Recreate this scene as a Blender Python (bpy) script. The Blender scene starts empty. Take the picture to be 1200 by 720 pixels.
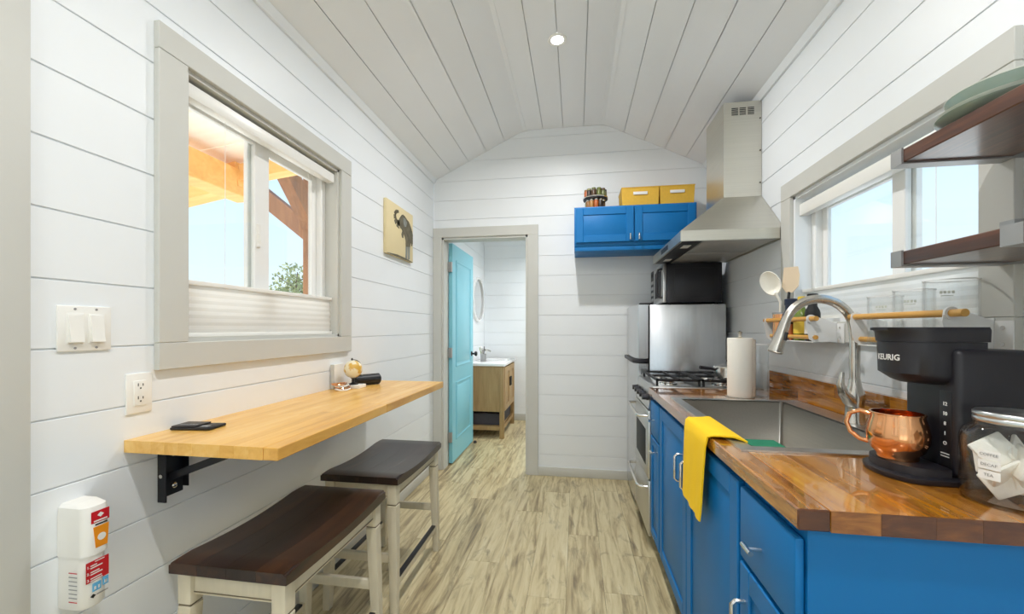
import bpy, bmesh, math, random
from mathutils import Vector, Matrix
random.seed(7)
PI = math.pi
scene = bpy.context.scene
COL = scene.collection

# ------------------------------------------------------------------ camera, sky, sun, exposure
CAMH = 1.244
cam_d = bpy.data.cameras.new('camera'); cam = bpy.data.objects.new('camera', cam_d); COL.objects.link(cam)
cam_d.sensor_width = 36.0; cam_d.lens = 477.2 / 1200 * 36.0
cam_d.shift_y = 24.8 / 1200; cam_d.clip_start = 0.02; cam_d.clip_end = 500
cam.location = (0, 0, CAMH); cam.rotation_euler = (PI / 2, 0, 0.156)
scene.camera = cam

world = bpy.data.worlds.new('world'); scene.world = world; world.use_nodes = True
nt = world.node_tree; nt.nodes.clear()
wo = nt.nodes.new('ShaderNodeOutputWorld'); wb = nt.nodes.new('ShaderNodeBackground')
wt = nt.nodes.new('ShaderNodeTexCoord'); wx = nt.nodes.new('ShaderNodeSeparateXYZ'); wr = nt.nodes.new('ShaderNodeValToRGB')
wr.color_ramp.elements[0].position = 0.0; wr.color_ramp.elements[0].color = (0.82, 0.93, 1.0, 1)
wr.color_ramp.elements[1].position = 0.6; wr.color_ramp.elements[1].color = (0.38, 0.64, 1.0, 1)
_e = wr.color_ramp.elements.new(0.25); _e.color = (0.68, 0.87, 1.0, 1)
nt.links.new(wt.outputs['Generated'], wx.inputs[0]); nt.links.new(wx.outputs['Z'], wr.inputs[0])
nt.links.new(wr.outputs[0], wb.inputs[0]); nt.links.new(wb.outputs[0], wo.inputs[0])
wb.inputs[1].default_value = 1.25

sun_d = bpy.data.lights.new('sun', 'SUN'); sun = bpy.data.objects.new('sun', sun_d); COL.objects.link(sun)
sun_d.energy = 7.0; sun_d.angle = 0.01; sun_d.color = (1.0, 0.92, 0.80)
sun.rotation_euler = (math.radians(8), math.radians(-38), 0)     # high, from the porch side

scene.view_settings.view_transform = 'Standard'; scene.view_settings.look = 'None'
scene.view_settings.gamma = 1.0; scene.view_settings.use_curve_mapping = False
scene.view_settings.exposure = 0.04
scene.cycles.use_denoising = True
scene.cycles.max_bounces = 10; scene.cycles.diffuse_bounces = 8; scene.cycles.transparent_max_bounces = 16
scene.cycles.sample_clamp_indirect = 6.0; scene.cycles.caustics_reflective = False; scene.cycles.caustics_refractive = False
LAMP_W = 19.0

# ------------------------------------------------------------------ helpers
def S(r, g, b):
    f = lambda v: (v / 255) / 12.92 if v <= 10 else ((v / 255 + 0.055) / 1.055) ** 2.4
    return (f(r), f(g), f(b), 1.0)

def new_mat(name):
    m = bpy.data.materials.new(name); m.use_nodes = True
    return m, m.node_tree, m.node_tree.nodes['Principled BSDF']

def plain(name, c, rough=0.5, metal=0.0, noise=0.0, nscale=8.0, bump=0.0, bscale=60.0, coat=0.0, spec=0.5, trans=0.0, stretch=None):
    m, t, p = new_mat(name)
    p.inputs['Base Color'].default_value = c; p.inputs['Roughness'].default_value = rough
    p.inputs['Metallic'].default_value = metal; p.inputs['Coat Weight'].default_value = coat
    p.inputs['Specular IOR Level'].default_value = spec; p.inputs['Transmission Weight'].default_value = trans
    tc = t.nodes.new('ShaderNodeTexCoord'); mp = t.nodes.new('ShaderNodeMapping')
    t.links.new(tc.outputs['Object'], mp.inputs[0])
    if stretch: mp.inputs['Scale'].default_value = stretch
    n = t.nodes.new('ShaderNodeTexNoise'); n.inputs['Scale'].default_value = nscale; n.inputs['Detail'].default_value = 5
    t.links.new(mp.outputs[0], n.inputs['Vector'])
    if noise > 0:
        mix = t.nodes.new('ShaderNodeMix'); mix.data_type = 'RGBA'
        mix.inputs['A'].default_value = tuple(v * (1 - noise) for v in c[:3]) + (1,)
        mix.inputs['B'].default_value = tuple(min(1, v * (1 + noise)) for v in c[:3]) + (1,)
        t.links.new(n.outputs['Fac'], mix.inputs['Factor']); t.links.new(mix.outputs['Result'], p.inputs['Base Color'])
    else:
        mr = t.nodes.new('ShaderNodeMapRange'); mr.inputs['To Min'].default_value = max(0, rough - .03); mr.inputs['To Max'].default_value = rough + .03
        t.links.new(n.outputs['Fac'], mr.inputs['Value']); t.links.new(mr.outputs[0], p.inputs['Roughness'])
    if bump > 0:
        n2 = t.nodes.new('ShaderNodeTexNoise'); n2.inputs['Scale'].default_value = bscale; t.links.new(mp.outputs[0], n2.inputs['Vector'])
        b = t.nodes.new('ShaderNodeBump'); b.inputs['Strength'].default_value = bump; b.inputs['Distance'].default_value = 0.002
        t.links.new(n2.outputs['Fac'], b.inputs['Height']); t.links.new(b.outputs[0], p.inputs['Normal'])
    return m

def wood(name, stops, axis='Y', scale=9.0, stretch=12.0, rough=0.4, coat=0.0, vary=0.35, bump=0.15, knots=0.0, coat_rough=0.08):
    """grain along one axis of the piece; every piece shifts the pattern and its tone by its own random number"""
    m, t, p = new_mat(name)
    tc = t.nodes.new('ShaderNodeTexCoord'); mp = t.nodes.new('ShaderNodeMapping'); oi = t.nodes.new('ShaderNodeObjectInfo')
    sc = {'X': (1, stretch, stretch), 'Y': (stretch, 1, stretch), 'Z': (stretch, stretch, 1)}[axis]
    mp.inputs['Scale'].default_value = sc
    off = t.nodes.new('ShaderNodeVectorMath'); off.operation = 'SCALE'; off.inputs[0].default_value = (37.1, 61.7, 23.3)
    t.links.new(oi.outputs['Random'], off.inputs['Scale']); t.links.new(off.outputs[0], mp.inputs['Location'])
    t.links.new(tc.outputs['Object'], mp.inputs[0])
    n1 = t.nodes.new('ShaderNodeTexNoise'); n1.inputs['Scale'].default_value = scale * .35; n1.inputs['Detail'].default_value = 8
    n1.inputs['Roughness'].default_value = .62; n1.inputs['Distortion'].default_value = .6
    t.links.new(mp.outputs[0], n1.inputs['Vector'])
    add = t.nodes.new('ShaderNodeMath'); add.operation = 'MULTIPLY_ADD'; add.inputs[1].default_value = vary
    t.links.new(oi.outputs['Random'], add.inputs[0])
    sub = t.nodes.new('ShaderNodeMath'); sub.operation = 'SUBTRACT'; sub.inputs[1].default_value = vary * .5
    t.links.new(n1.outputs['Fac'], sub.inputs[0]); t.links.new(sub.outputs[0], add.inputs[2])
    r = t.nodes.new('ShaderNodeValToRGB')
    els = r.color_ramp.elements
    els[0].position = stops[0][0]; els[0].color = stops[0][1]
    els[1].position = stops[-1][0]; els[1].color = stops[-1][1]
    for q, cc in stops[1:-1]:
        e = els.new(q); e.color = cc
    t.links.new(add.outputs[0], r.inputs[0])
    out = r.outputs[0]
    if knots > 0:
        mk_ = t.nodes.new('ShaderNodeMapping'); kk = {'X': (1, 2.6, 2.6), 'Y': (2.6, 1, 2.6), 'Z': (2.6, 2.6, 1)}[axis]
        mk_.inputs['Scale'].default_value = kk
        t.links.new(off.outputs[0], mk_.inputs['Location']); t.links.new(tc.outputs['Object'], mk_.inputs[0])
        n3 = t.nodes.new('ShaderNodeTexNoise'); n3.inputs['Scale'].default_value = 3.2; n3.inputs['Detail'].default_value = 6; n3.inputs['Distortion'].default_value = 1.4
        n3.inputs['Roughness'].default_value = .7
        t.links.new(mk_.outputs[0], n3.inputs['Vector'])
        mr = t.nodes.new('ShaderNodeMapRange'); mr.inputs['From Min'].default_value = .56; mr.inputs['From Max'].default_value = .76
        mr.inputs['To Max'].default_value = knots; t.links.new(n3.outputs['Fac'], mr.inputs['Value'])
        mx = t.nodes.new('ShaderNodeMix'); mx.data_type = 'RGBA'; mx.inputs['B'].default_value = stops[0][1]
        t.links.new(mr.outputs[0], mx.inputs['Factor']); t.links.new(out, mx.inputs['A']); out = mx.outputs['Result']
    t.links.new(out, p.inputs['Base Color'])
    p.inputs['Roughness'].default_value = rough; p.inputs['Coat Weight'].default_value = coat; p.inputs['Coat Roughness'].default_value = coat_rough; p.inputs['Coat IOR'].default_value = 1.65 if coat >= 1 else 1.5
    if bump > 0:
        b = t.nodes.new('ShaderNodeBump'); b.inputs['Strength'].default_value = bump; b.inputs['Distance'].default_value = 0.002
        t.links.new(n1.outputs['Fac'], b.inputs['Height']); t.links.new(b.outputs[0], p.inputs['Normal'])
    return m

def pane_mat(name, tint=(.97, .985, .98, 1), refl=1.0, rough=0.0):
    """thin clear sheet: lets light straight through, mirrors a little at grazing angles"""
    m = bpy.data.materials.new(name); m.use_nodes = True; t = m.node_tree; t.nodes.clear()
    o = t.nodes.new('ShaderNodeOutputMaterial'); mix = t.nodes.new('ShaderNodeMixShader')
    tr = t.nodes.new('ShaderNodeBsdfTransparent'); tr.inputs[0].default_value = tint
    gl = t.nodes.new('ShaderNodeBsdfGlossy'); gl.inputs['Roughness'].default_value = rough
    lw = t.nodes.new('ShaderNodeLayerWeight'); lw.inputs['Blend'].default_value = .5
    pw = t.nodes.new('ShaderNodeMath'); pw.operation = 'POWER'; pw.inputs[1].default_value = 4.0
    mu = t.nodes.new('ShaderNodeMath'); mu.operation = 'MULTIPLY_ADD'; mu.inputs[1].default_value = .6 * refl; mu.inputs[2].default_value = .03 * refl
    mu.use_clamp = True
    t.links.new(lw.outputs['Facing'], pw.inputs[0]); t.links.new(pw.outputs[0], mu.inputs[0]); t.links.new(mu.outputs[0], mix.inputs[0])
    t.links.new(tr.outputs[0], mix.inputs[1]); t.links.new(gl.outputs[0], mix.inputs[2]); t.links.new(mix.outputs[0], o.inputs[0])
    return m

def emit(name, c, s):
    m, t, p = new_mat(name)
    p.inputs['Base Color'].default_value = c; p.inputs['Emission Color'].default_value = c; p.inputs['Emission Strength'].default_value = s
    return m

W = {}     # world position of every object's origin
def mk(name, bm, mat, parent=None, smooth=False, origin=None):
    """bmesh in world coordinates -> one mesh object with its origin at the middle of its box"""
    bmesh.ops.recalc_face_normals(bm, faces=bm.faces)
    vs = [v.co for v in bm.verts]
    lo = Vector((min(v.x for v in vs), min(v.y for v in vs), min(v.z for v in vs)))
    hi = Vector((max(v.x for v in vs), max(v.y for v in vs), max(v.z for v in vs)))
    c = Vector(origin) if origin is not None else (lo + hi) / 2
    bmesh.ops.translate(bm, verts=bm.verts, vec=-c)
    me = bpy.data.meshes.new(name); bm.to_mesh(me); bm.free()
    if smooth:
        for f in me.polygons: f.use_smooth = True
        try: me.set_sharp_from_angle(angle=math.radians(smooth if smooth > 1 else 40))
        except Exception: pass
    me.materials.append(mat)
    o = bpy.data.objects.new(name, me); COL.objects.link(o)
    W[o.name] = c
    if parent is not None:
        o.parent = parent; o.location = c - W[parent.name]
    else:
        o.location = c
    return o

def tag(o, label, cat, group=None):
    o['label'] = label; o['category'] = cat
    if group: o['group'] = group
    return o

def thing(name, label, cat, loc, group=None):
    o = bpy.data.objects.new(name, None); o.empty_display_size = .05; COL.objects.link(o)
    o.location = loc; W[o.name] = Vector(loc)
    return tag(o, label, cat, group)

def copy_tree(o, parent=None, delta=Vector((0, 0, 0))):
    c = o.copy(); COL.objects.link(c); c.parent = parent
    if parent is None: c.location = o.location + Vector(delta)
    W[c.name] = W[o.name] + Vector(delta)
    for ch in list(o.children):
        copy_tree(ch, c, delta)
    return c

def struct(o):
    o['kind'] = 'structure'; return o

def B(x0, x1, y0, y1, z0, z1, bev=0.0, seg=2, bm=None):
    own = bm is None
    b = bmesh.new()
    vs = [b.verts.new((x, y, z)) for x in (min(x0, x1), max(x0, x1)) for y in (min(y0, y1), max(y0, y1)) for z in (min(z0, z1), max(z0, z1))]
    for f in ((0, 1, 3, 2), (4, 6, 7, 5), (0, 4, 5, 1), (2, 3, 7, 6), (0, 2, 6, 4), (1, 5, 7, 3)):
        b.faces.new([vs[i] for i in f])
    if bev > 0:
        bev = min(bev, .45 * min(abs(x1 - x0), abs(y1 - y0), abs(z1 - z0)))
        bmesh.ops.bevel(b, geom=b.edges[:], offset=bev, segments=seg, affect='EDGES', profile=.5)
    if own: return b
    me = bpy.data.meshes.new('t'); b.to_mesh(me); b.free(); bm.from_mesh(me); bpy.data.meshes.remove(me)
    return bm

def box(name, x0, x1, y0, y1, z0, z1, mat, parent=None, bev=0.0, seg=2):
    return mk(name, B(x0, x1, y0, y1, z0, z1, bev, seg), mat, parent, smooth=(35 if bev > 0 else False))

def prism(pts, axis, a, b, bm=None):
    """polygon pts in the plane across axis, pushed from a to b along axis.  X:(y,z) Y:(x,z) Z:(x,y)"""
    bm = bm or bmesh.new()
    def P(p, t):
        return {'X': (t, p[0], p[1]), 'Y': (p[0], t, p[1]), 'Z': (p[0], p[1], t)}[axis]
    v0 = [bm.verts.new(P(p, a)) for p in pts]; v1 = [bm.verts.new(P(p, b)) for p in pts]
    bm.faces.new(v0); bm.faces.new(v1[::-1])
    n = len(pts)
    for i in range(n): bm.faces.new((v0[i], v1[i], v1[(i + 1) % n], v0[(i + 1) % n]))
    return bm

def lathe(prof, cx, cy, z0=0.0, n=28, bm=None, axis='Z', closed=False):
    """profile of (r, h) turned round a vertical line through (cx, cy); axis X/Y turn it over"""
    bm = bm or bmesh.new(); rings = []
    for r, h in prof:
        if r < 1e-6:
            rings.append([bm.verts.new((0, 0, h))])
        else:
            rings.append([bm.verts.new((r * math.cos(2 * PI * i / n), r * math.sin(2 * PI * i / n), h)) for i in range(n)])
    newv = [v for r in rings for v in r]
    pairs = list(zip(rings, rings[1:])) + ([(rings[-1], rings[0])] if closed else [])
    for a, b in pairs:
        if len(a) == 1 and len(b) == 1: continue
        if len(a) == 1:
            for i in range(n): bm.faces.new((a[0], b[i], b[(i + 1) % n]))
        elif len(b) == 1:
            for i in range(n): bm.faces.new((a[i], a[(i + 1) % n], b[0]))
        else:
            for i in range(n): bm.faces.new((a[i], a[(i + 1) % n], b[(i + 1) % n], b[i]))
    if not closed:
        for r in (rings[0], rings[-1]):
            if len(r) > 1: bm.faces.new(r)
    for v in newv:
        x, y, z = v.co
        if axis == 'Z': v.co = (cx + x, cy + y, z0 + z)
        elif axis == 'X': v.co = (cx + z, cy + x, z0 + y)
        else: v.co = (cx + x, cy + z, z0 + y)
    return bm

def tube(path, r, n=10, bm=None, caps=True):
    """round bar along a path of points; r a number or one per point"""
    bm = bm or bmesh.new(); path = [Vector(p) for p in path]
    rs = r if isinstance(r, (list, tuple)) else [r] * len(path)
    rings = []; up = None
    for i, p in enumerate(path):
        d = (path[min(i + 1, len(path) - 1)] - path[max(i - 1, 0)]).normalized()
        if up is None:
            up = Vector((0, 0, 1)) if abs(d.z) < .9 else Vector((1, 0, 0))
        s = d.cross(up).normalized(); up = s.cross(d).normalized()
        rings.append([bm.verts.new(p + rs[i] * (math.cos(2 * PI * k / n) * s + math.sin(2 * PI * k / n) * up)) for k in range(n)])
    for a, b in zip(rings, rings[1:]):
        for k in range(n): bm.faces.new((a[k], a[(k + 1) % n], b[(k + 1) % n], b[k]))
    if caps: bm.faces.new(rings[0]); bm.faces.new(rings[-1][::-1])
    return bm

def bar(p, q, w, h, bm=None, up=(0, 0, 1)):
    """square timber from p to q, w across, h in the up direction"""
    bm = bm or bmesh.new(); p = Vector(p); q = Vector(q); d = (q - p).normalized()
    s = d.cross(Vector(up)).normalized(); u = s.cross(d).normalized()
    vs = [bm.verts.new(e + s * a * w / 2 + u * c * h / 2) for e in (p, q) for a, c in ((-1, -1), (1, -1), (1, 1), (-1, 1))]
    for f in ((0, 1, 2, 3), (7, 6, 5, 4), (0, 4, 5, 1), (1, 5, 6, 2), (2, 6, 7, 3), (3, 7, 4, 0)): bm.faces.new([vs[i] for i in f])
    return bm

def arc(c, r, a0, a1, n, u, v):
    c = Vector(c); u = Vector(u); v = Vector(v)
    return [c + r * (math.cos(a0 + (a1 - a0) * i / n) * u + math.sin(a0 + (a1 - a0) * i / n) * v) for i in range(n + 1)]

def text_bm(s, size, depth=0.0004, bold=False):
    cu = bpy.data.curves.new('txt', 'FONT'); cu.body = s; cu.size = size; cu.extrude = depth
    cu.align_x = 'CENTER'; cu.align_y = 'CENTER'; cu.resolution_u = 2
    if bold: cu.offset = size * .02
    o = bpy.data.objects.new('txt', cu); COL.objects.link(o)
    bpy.context.view_layer.update()
    me = bpy.data.meshes.new_from_object(o.evaluated_get(bpy.context.evaluated_depsgraph_get()))
    bm = bmesh.new(); bm.from_mesh(me)
    bpy.data.objects.remove(o); bpy.data.curves.remove(cu); bpy.data.meshes.remove(me)
    return bm

def place(bm, o, u, v):
    """flat (x, y) drawing -> plane through o with x along u and y along v; its z goes along u x v"""
    o = Vector(o); u = Vector(u).normalized(); v = Vector(v).normalized(); n = u.cross(v)
    for w in bm.verts: w.co = o + u * w.co.x + v * w.co.y + n * w.co.z
    return bm

def subtract(rect, holes):
    """split (a0,a1,b0,b1) into rectangles outside the holes"""
    out = [rect]
    for h in holes:
        nxt = []
        for a0, a1, b0, b1 in out:
            if h[0] >= a1 or h[1] <= a0 or h[2] >= b1 or h[3] <= b0: nxt.append((a0, a1, b0, b1)); continue
            if a0 < h[0]: nxt.append((a0, h[0], b0, b1))
            if a1 > h[1]: nxt.append((h[1], a1, b0, b1))
            m0, m1 = max(a0, h[0]), min(a1, h[1])
            if b0 < h[2]: nxt.append((m0, m1, b0, h[2]))
            if b1 > h[3]: nxt.append((m0, m1, h[3], b1))
        out = nxt
    return [r for r in out if r[1] - r[0] > .004 and r[3] - r[2] > .004]

# ------------------------------------------------------------------ materials
M = {}
M['wall'] = plain('white_board_paint', S(236, 240, 243), .42, noise=.02, nscale=3, bump=.05, bscale=25)
M['back'] = plain('groove_backing', S(230, 233, 235), .8)
M['ceil'] = plain('ceiling_board_paint', S(240, 242, 244), .40, noise=.02, nscale=3, bump=.05, bscale=25)
M['trim'] = plain('grey_trim_paint', S(202, 202, 196), .5, noise=.03, nscale=6)
M['vinyl'] = plain('white_vinyl', S(240, 240, 238), .35)
M['glass'] = pane_mat('window_glass')
M['clear'] = pane_mat('clear_glass', (.985, .99, .99, 1), 1.3)
M['blind'] = plain('pleated_shade_fabric', S(246, 245, 242), .8)
_t = M['blind'].node_tree; _m = _t.nodes.new('ShaderNodeMixShader'); _tr = _t.nodes.new('ShaderNodeBsdfTranslucent'); _tr.inputs[0].default_value = S(250, 249, 246)
_m.inputs[0].default_value = .55; _p = _t.nodes['Principled BSDF']; _o = _t.nodes['Material Output']
_t.links.new(_p.outputs[0], _m.inputs[1]); _t.links.new(_tr.outputs[0], _m.inputs[2]); _t.links.new(_m.outputs[0], _o.inputs[0])
M['plastic_w'] = plain('white_plastic', S(240, 239, 234), .35)
M['dark'] = plain('dark_slot', S(25, 25, 26), .6)
M['black'] = plain('black_plastic', S(30, 29, 35), .42, noise=.1, nscale=40)
M['blackmetal'] = plain('black_powder_coat', S(24, 25, 30), .45, noise=.1, nscale=30)
M['castiron'] = plain('cast_iron', S(26, 26, 28), .6, noise=.2, nscale=40)
M['steel'] = plain('brushed_steel', (.60, .60, .59, 1), .28, 1.0, noise=.10, nscale=6, stretch=(1, 1, 40))
M['steel_v'] = plain('brushed_steel_upright_grain', (.66, .67, .69, 1), .24, 1.0, noise=.12, nscale=5, stretch=(40, 40, 1))
M['hood'] = plain('warm_brushed_steel', (.62, .60, .53, 1), .33, 1.0, noise=.08, nscale=4, stretch=(1, 1, 50))
M['hood_under'] = plain('hood_filter_steel', (.46, .45, .43, 1), .45, .5, noise=.1, nscale=30)
M['chrome'] = plain('polished_nickel', (.78, .76, .73, 1), .13, 1.0)
M['nickel'] = plain('brushed_nickel', (.62, .59, .54, 1), .24, 1.0, noise=.06, nscale=10)
M['sink'] = plain('sink_steel', (.52, .50, .46, 1), .30, 1.0, noise=.10, nscale=5, stretch=(30, 1, 30))
M['rimsteel'] = plain('sink_rim_steel', (.66, .68, .69, 1), .30, 1.0, noise=.06, nscale=5)
M['blue'] = plain('blue_cabinet_paint', S(6, 110, 176), .48, noise=.04, nscale=5, bump=.04, bscale=40, spec=.35)
M['teal'] = plain('teal_door_paint', S(136, 206, 224), .38, noise=.03, nscale=5)
M['floor'] = wood('weathered_plank_vinyl', [(.24, S(108, 94, 74)), (.40, S(172, 155, 118)), (.54, S(204, 189, 148)), (.80, S(222, 210, 174))], 'Y', 8.0, 11.0, .36, vary=.14, bump=.06, knots=.9)
M['counter'] = wood('varnished_acacia', [(.20, S(78, 44, 14)), (.38, S(144, 88, 24)), (.58, S(188, 124, 36)), (.82, S(212, 152, 58))], 'Y', 12.0, 9.0, .22, coat=1.0, vary=.36, bump=.03, coat_rough=.03)
M['endgrain'] = wood('acacia_end_grain', [(.15, S(52, 30, 24)), (.45, S(92, 54, 32)), (.7, S(128, 78, 38)), (.9, S(168, 110, 50))], 'X', 30.0, 3.0, .4, coat=.3, vary=.75, bump=0)
M['table'] = wood('oiled_maple', [(.2, S(206, 148, 60)), (.5, S(230, 178, 88)), (.8, S(241, 200, 122))], 'Y', 9.0, 8.0, .36, coat=.35, vary=.30, bump=.03, coat_rough=.2)
M['seat'] = wood('dark_stained_seat', [(.2, S(26, 16, 14)), (.5, S(42, 26, 21)), (.85, S(78, 48, 28))], 'Y', 8.0, 8.0, .33, coat=.2, vary=.26, bump=.12, coat_rough=.25)
M['cream'] = plain('cream_washed_wood', S(214, 205, 182), .5, noise=.09, nscale=10, bump=.15, bscale=30, stretch=(6, 6, 1))
M['creamline'] = plain('cream_glaze_line', S(120, 108, 86), .6)
M['shelf'] = wood('dark_walnut_shelf', [(.2, S(42, 24, 18)), (.5, S(84, 48, 32)), (.85, S(128, 78, 48))], 'Y', 8.0, 14.0, .30, coat=.5, vary=.2, bump=.2, coat_rough=.15)
M['strap'] = plain('grey_steel_strap', (.42, .42, .42, 1), .45, .85, noise=.12, nscale=30)
M['bamboo'] = wood('bamboo_rod', [(.2, S(204, 146, 62)), (.8, S(232, 184, 104))], 'Y', 8.0, 8.0, .4, vary=.2)
M['whitemetal'] = plain('white_sheet_metal', S(232, 233, 232), .4)
M['oak'] = wood('oak_vanity', [(.2, S(142, 112, 72)), (.5, S(168, 138, 94)), (.85, S(188, 158, 112))], 'Z', 8.0, 8.0, .5, vary=.12)
M['ceramic'] = plain('white_ceramic', S(244, 244, 244), .15, coat=.5)
M['slate'] = plain('dark_fabric_bin', S(70, 66, 72), .8, noise=.15, nscale=60)
M['timber_o'] = wood('orange_cedar', [(.2, S(222, 158, 82)), (.5, S(240, 186, 108)), (.85, S(248, 206, 138))], 'X', 5.0, 8.0, .6, vary=.15)
M['timber_r'] = wood('red_cedar', [(.2, S(112, 72, 44)), (.5, S(150, 100, 62)), (.85, S(178, 128, 84))], 'Z', 5.0, 8.0, .6, vary=.3)
M['roofwood'] = wood('pale_pine_ceiling', [(.2, S(242, 230, 210)), (.5, S(250, 243, 230)), (.85, S(254, 250, 242))], 'X', 4.0, 8.0, .6, vary=.3)
M['ground'] = plain('sunlit_gravel', S(230, 227, 222), .9, noise=.06, nscale=3)
M['bark'] = plain('bark', S(110, 92, 74), .9, noise=.3, nscale=12)
M['leaf'] = plain('dry_green_leaves', S(150, 158, 112), .7, noise=.3, nscale=3)
M['yellow'] = plain('yellow_towel_cloth', S(252, 206, 20), .85, bump=.5, bscale=220)
M['binyellow'] = plain('yellow_woven_bin', S(222, 176, 62), .7, noise=.12, nscale=60, bump=.4, bscale=140)
M['paper'] = plain('paper_towel', S(247, 243, 232), .9, bump=.4, bscale=160)
M['sponge'] = plain('green_scrub_pad', S(24, 120, 88), .9, bump=.6, bscale=200)
M['spongey'] = plain('yellow_sponge', S(220, 190, 60), .9, bump=.6, bscale=120)
M['copper'] = plain('hammered_copper', (.86, .42, .20, 1), .14, 1.0, noise=.05, nscale=6, bump=.12, bscale=40)
M['copperdark'] = plain('mug_inside', (.30, .20, .15, 1), .35, 1.0)
M['textw'] = plain('white_print', S(235, 235, 232), .5)
M['red'] = plain('red_print', S(196, 28, 38), .4)
M['orange'] = plain('orange_print', S(240, 150, 30), .4)
M['lblue'] = plain('blue_print', S(96, 176, 222), .4)
M['greyprint'] = plain('grey_print', S(150, 150, 150), .5)
M['plate'] = plain('sage_glazed_stoneware', S(136, 154, 142), .25, noise=.1, nscale=14, coat=.4)
M['platerim'] = plain('pale_rim_glaze', S(206, 210, 200), .3)
M['canvas'] = plain('cream_canvas', S(226, 210, 166), .8, noise=.06, nscale=5, bump=.3, bscale=200)
M['eleph'] = plain('painted_elephant', S(104, 98, 80), .8, noise=.75, nscale=26)
M['eleph2'] = plain('painted_legs', S(138, 142, 136), .8, noise=.5, nscale=26)
M['mirror'] = plain('mirror_silver', (.9, .9, .9, 1), .03, 1.0)
M['spoonw'] = plain('white_nylon', S(240, 236, 224), .4)
M['spatb'] = plain('beige_silicone', S(228, 206, 176), .5)
M['navy'] = plain('navy_glaze', S(30, 40, 66), .3)
M['bgreen'] = plain('green_bottle', S(106, 128, 44), .2, coat=.5)
M['lyellow'] = plain('yellow_label', S(232, 200, 70), .5)
M['amber'] = plain('amber_spice', S(176, 96, 44), .4)
M['lens'] = emit('lamp_lens', (1, .97, .92, 1), 14.0)

# ------------------------------------------------------------------ the room
L, R, BK, RE = -1.242, 1.027, 3.444, -2.4
ZW, ZC, XC0, XC1 = 2.54, 2.928, -0.445, 0.230
BATH = 5.45
BP, GAP, BT = 0.168, 0.0036, 0.005
WIN_L = (1.125, 1.985, 1.200, 2.080)
WIN_R = (1.205, 2.124, 1.270, 1.868)
DOOR = (-1.165, -0.406, 0.0, 2.038)
WIN_ADDED_L = (-1.95, -.55, .85, 2.08)  # openings for two unseen windows, added to bring in sky light
WIN_ADDED_R = (-1.95, -.55, .85, 2.08)

def rows(phase, z0, z1):
    z = phase
    while z > z0: z -= BP
    out = []
    while z < z1:
        a, b = max(z + GAP / 2, z0), min(z + BP - GAP / 2, z1)
        if b - a > .012: out.append((a, b))
        z += BP
    return out

def holed_slab(axis, t0, t1, rect, holes):
    bm = bmesh.new()
    for a0, a1, b0, b1 in subtract(rect, holes):
        if axis == 'X': B(t0, t1, a0, a1, b0, b1, bm=bm)
        else: B(a0, a1, t0, t1, b0, b1, bm=bm)
    return bm

def wall_side(name, X, sgn, phase, holes, y0, y1):
    w = struct(mk(name, holed_slab('X', X + sgn * BT, X + sgn * .13, (y0, y1, 0, ZW), holes), M['back']))
    for a, b in rows(phase, 0.0, ZW):
        for p in subtract((y0, y1, a, b), holes):
            box('board', X, X + sgn * BT, p[0], p[1], p[2], p[3], M['wall'], w, .0012, 1)
    return w

wall_left = wall_side('wall_left', L, -1, .0175, [WIN_L, WIN_ADDED_L], RE, BK)
wall_right = wall_side('wall_right', R, 1, .038, [WIN_R, WIN_ADDED_R], RE, BK)

# back wall with its sloping top
def xl(z): return L if z <= ZW else L + (z - ZW) / (ZC - ZW) * (XC0 - L)
def xr(z): return R if z <= ZW else R - (z - ZW) / (ZC - ZW) * (R - XC1)
bmw = bmesh.new()
for p in subtract((L, R, 0, ZW), [DOOR]): B(p[0], p[1], BK + BT, BK + .11, p[2], p[3], bm=bmw)
prism([(L, ZW), (R, ZW), (XC1, ZC), (XC0, ZC)], 'Y', BK + BT, BK + .11, bmw)
wall_back = struct(mk('wall_back', bmw, M['back']))
for a, b in rows(.0084, 0.0, ZC):
    if b <= ZW:
        for p in subtract((L, R, a, b), [DOOR]):
            box('board', p[0], p[1], BK, BK + BT, p[2], p[3], M['wall'], wall_back, .0012, 1)
    else:
        pts = [(xl(a), a), (xr(a), a), (xr(b), b), (xl(b), b)]
        if a < ZW < b: pts = [(L, a), (R, a), (R, ZW), (xr(b), b), (xl(b), b), (L, ZW)]
        mk('board', prism(pts, 'Y', BK, BK + BT), M['wall'], wall_back)

# ceiling: two slopes and a flat middle, boards running the length of the room
bmc = bmesh.new()
th = .05
for p, q in (((L, ZW), (XC0, ZC)), ((XC0, ZC), (XC1, ZC)), ((XC1, ZC), (R, ZW))):
    prism([(p[0], p[1] + .014), (q[0], q[1] + .014), (q[0], q[1] + th), (p[0], p[1] + th)], 'Y', RE, BK + .11, bmc)
ceiling = struct(mk('ceiling', bmc, M['back']))
def ceil_boards(p, q, n):
    p = Vector((p[0], p[1])); q = Vector((q[0], q[1])); d = (q - p); ln = d.length; d.normalize()
    up = Vector((-d.y, d.x))
    for i in range(n):
        a = p + d * (ln * i / n + GAP * .6); b = p + d * (ln * (i + 1) / n - GAP * .6)
        mk('ceiling_board', prism([tuple(a), tuple(b), tuple(b + up * .0115), tuple(a + up * .0115)], 'Y', RE, BK), M['ceil'], ceiling)
ceil_boards((L, ZW), (XC0, ZC), 5); ceil_boards((XC0, ZC), (XC1, ZC), 4); ceil_boards((XC1, ZC), (R, ZW), 5)
for nm, x, s in (('trim_left_cove', L, 1), ('trim_right_cove', R, -1)):
    o = mk('trim_' + ('1' if s > 0 else '2'), prism([(x, ZW - .022), (x + s * .012, ZW - .022), (x + s * .030, ZW + .012), (x, ZW)], 'Y', RE, BK - .001), M['wall']); struct(o)
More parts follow.
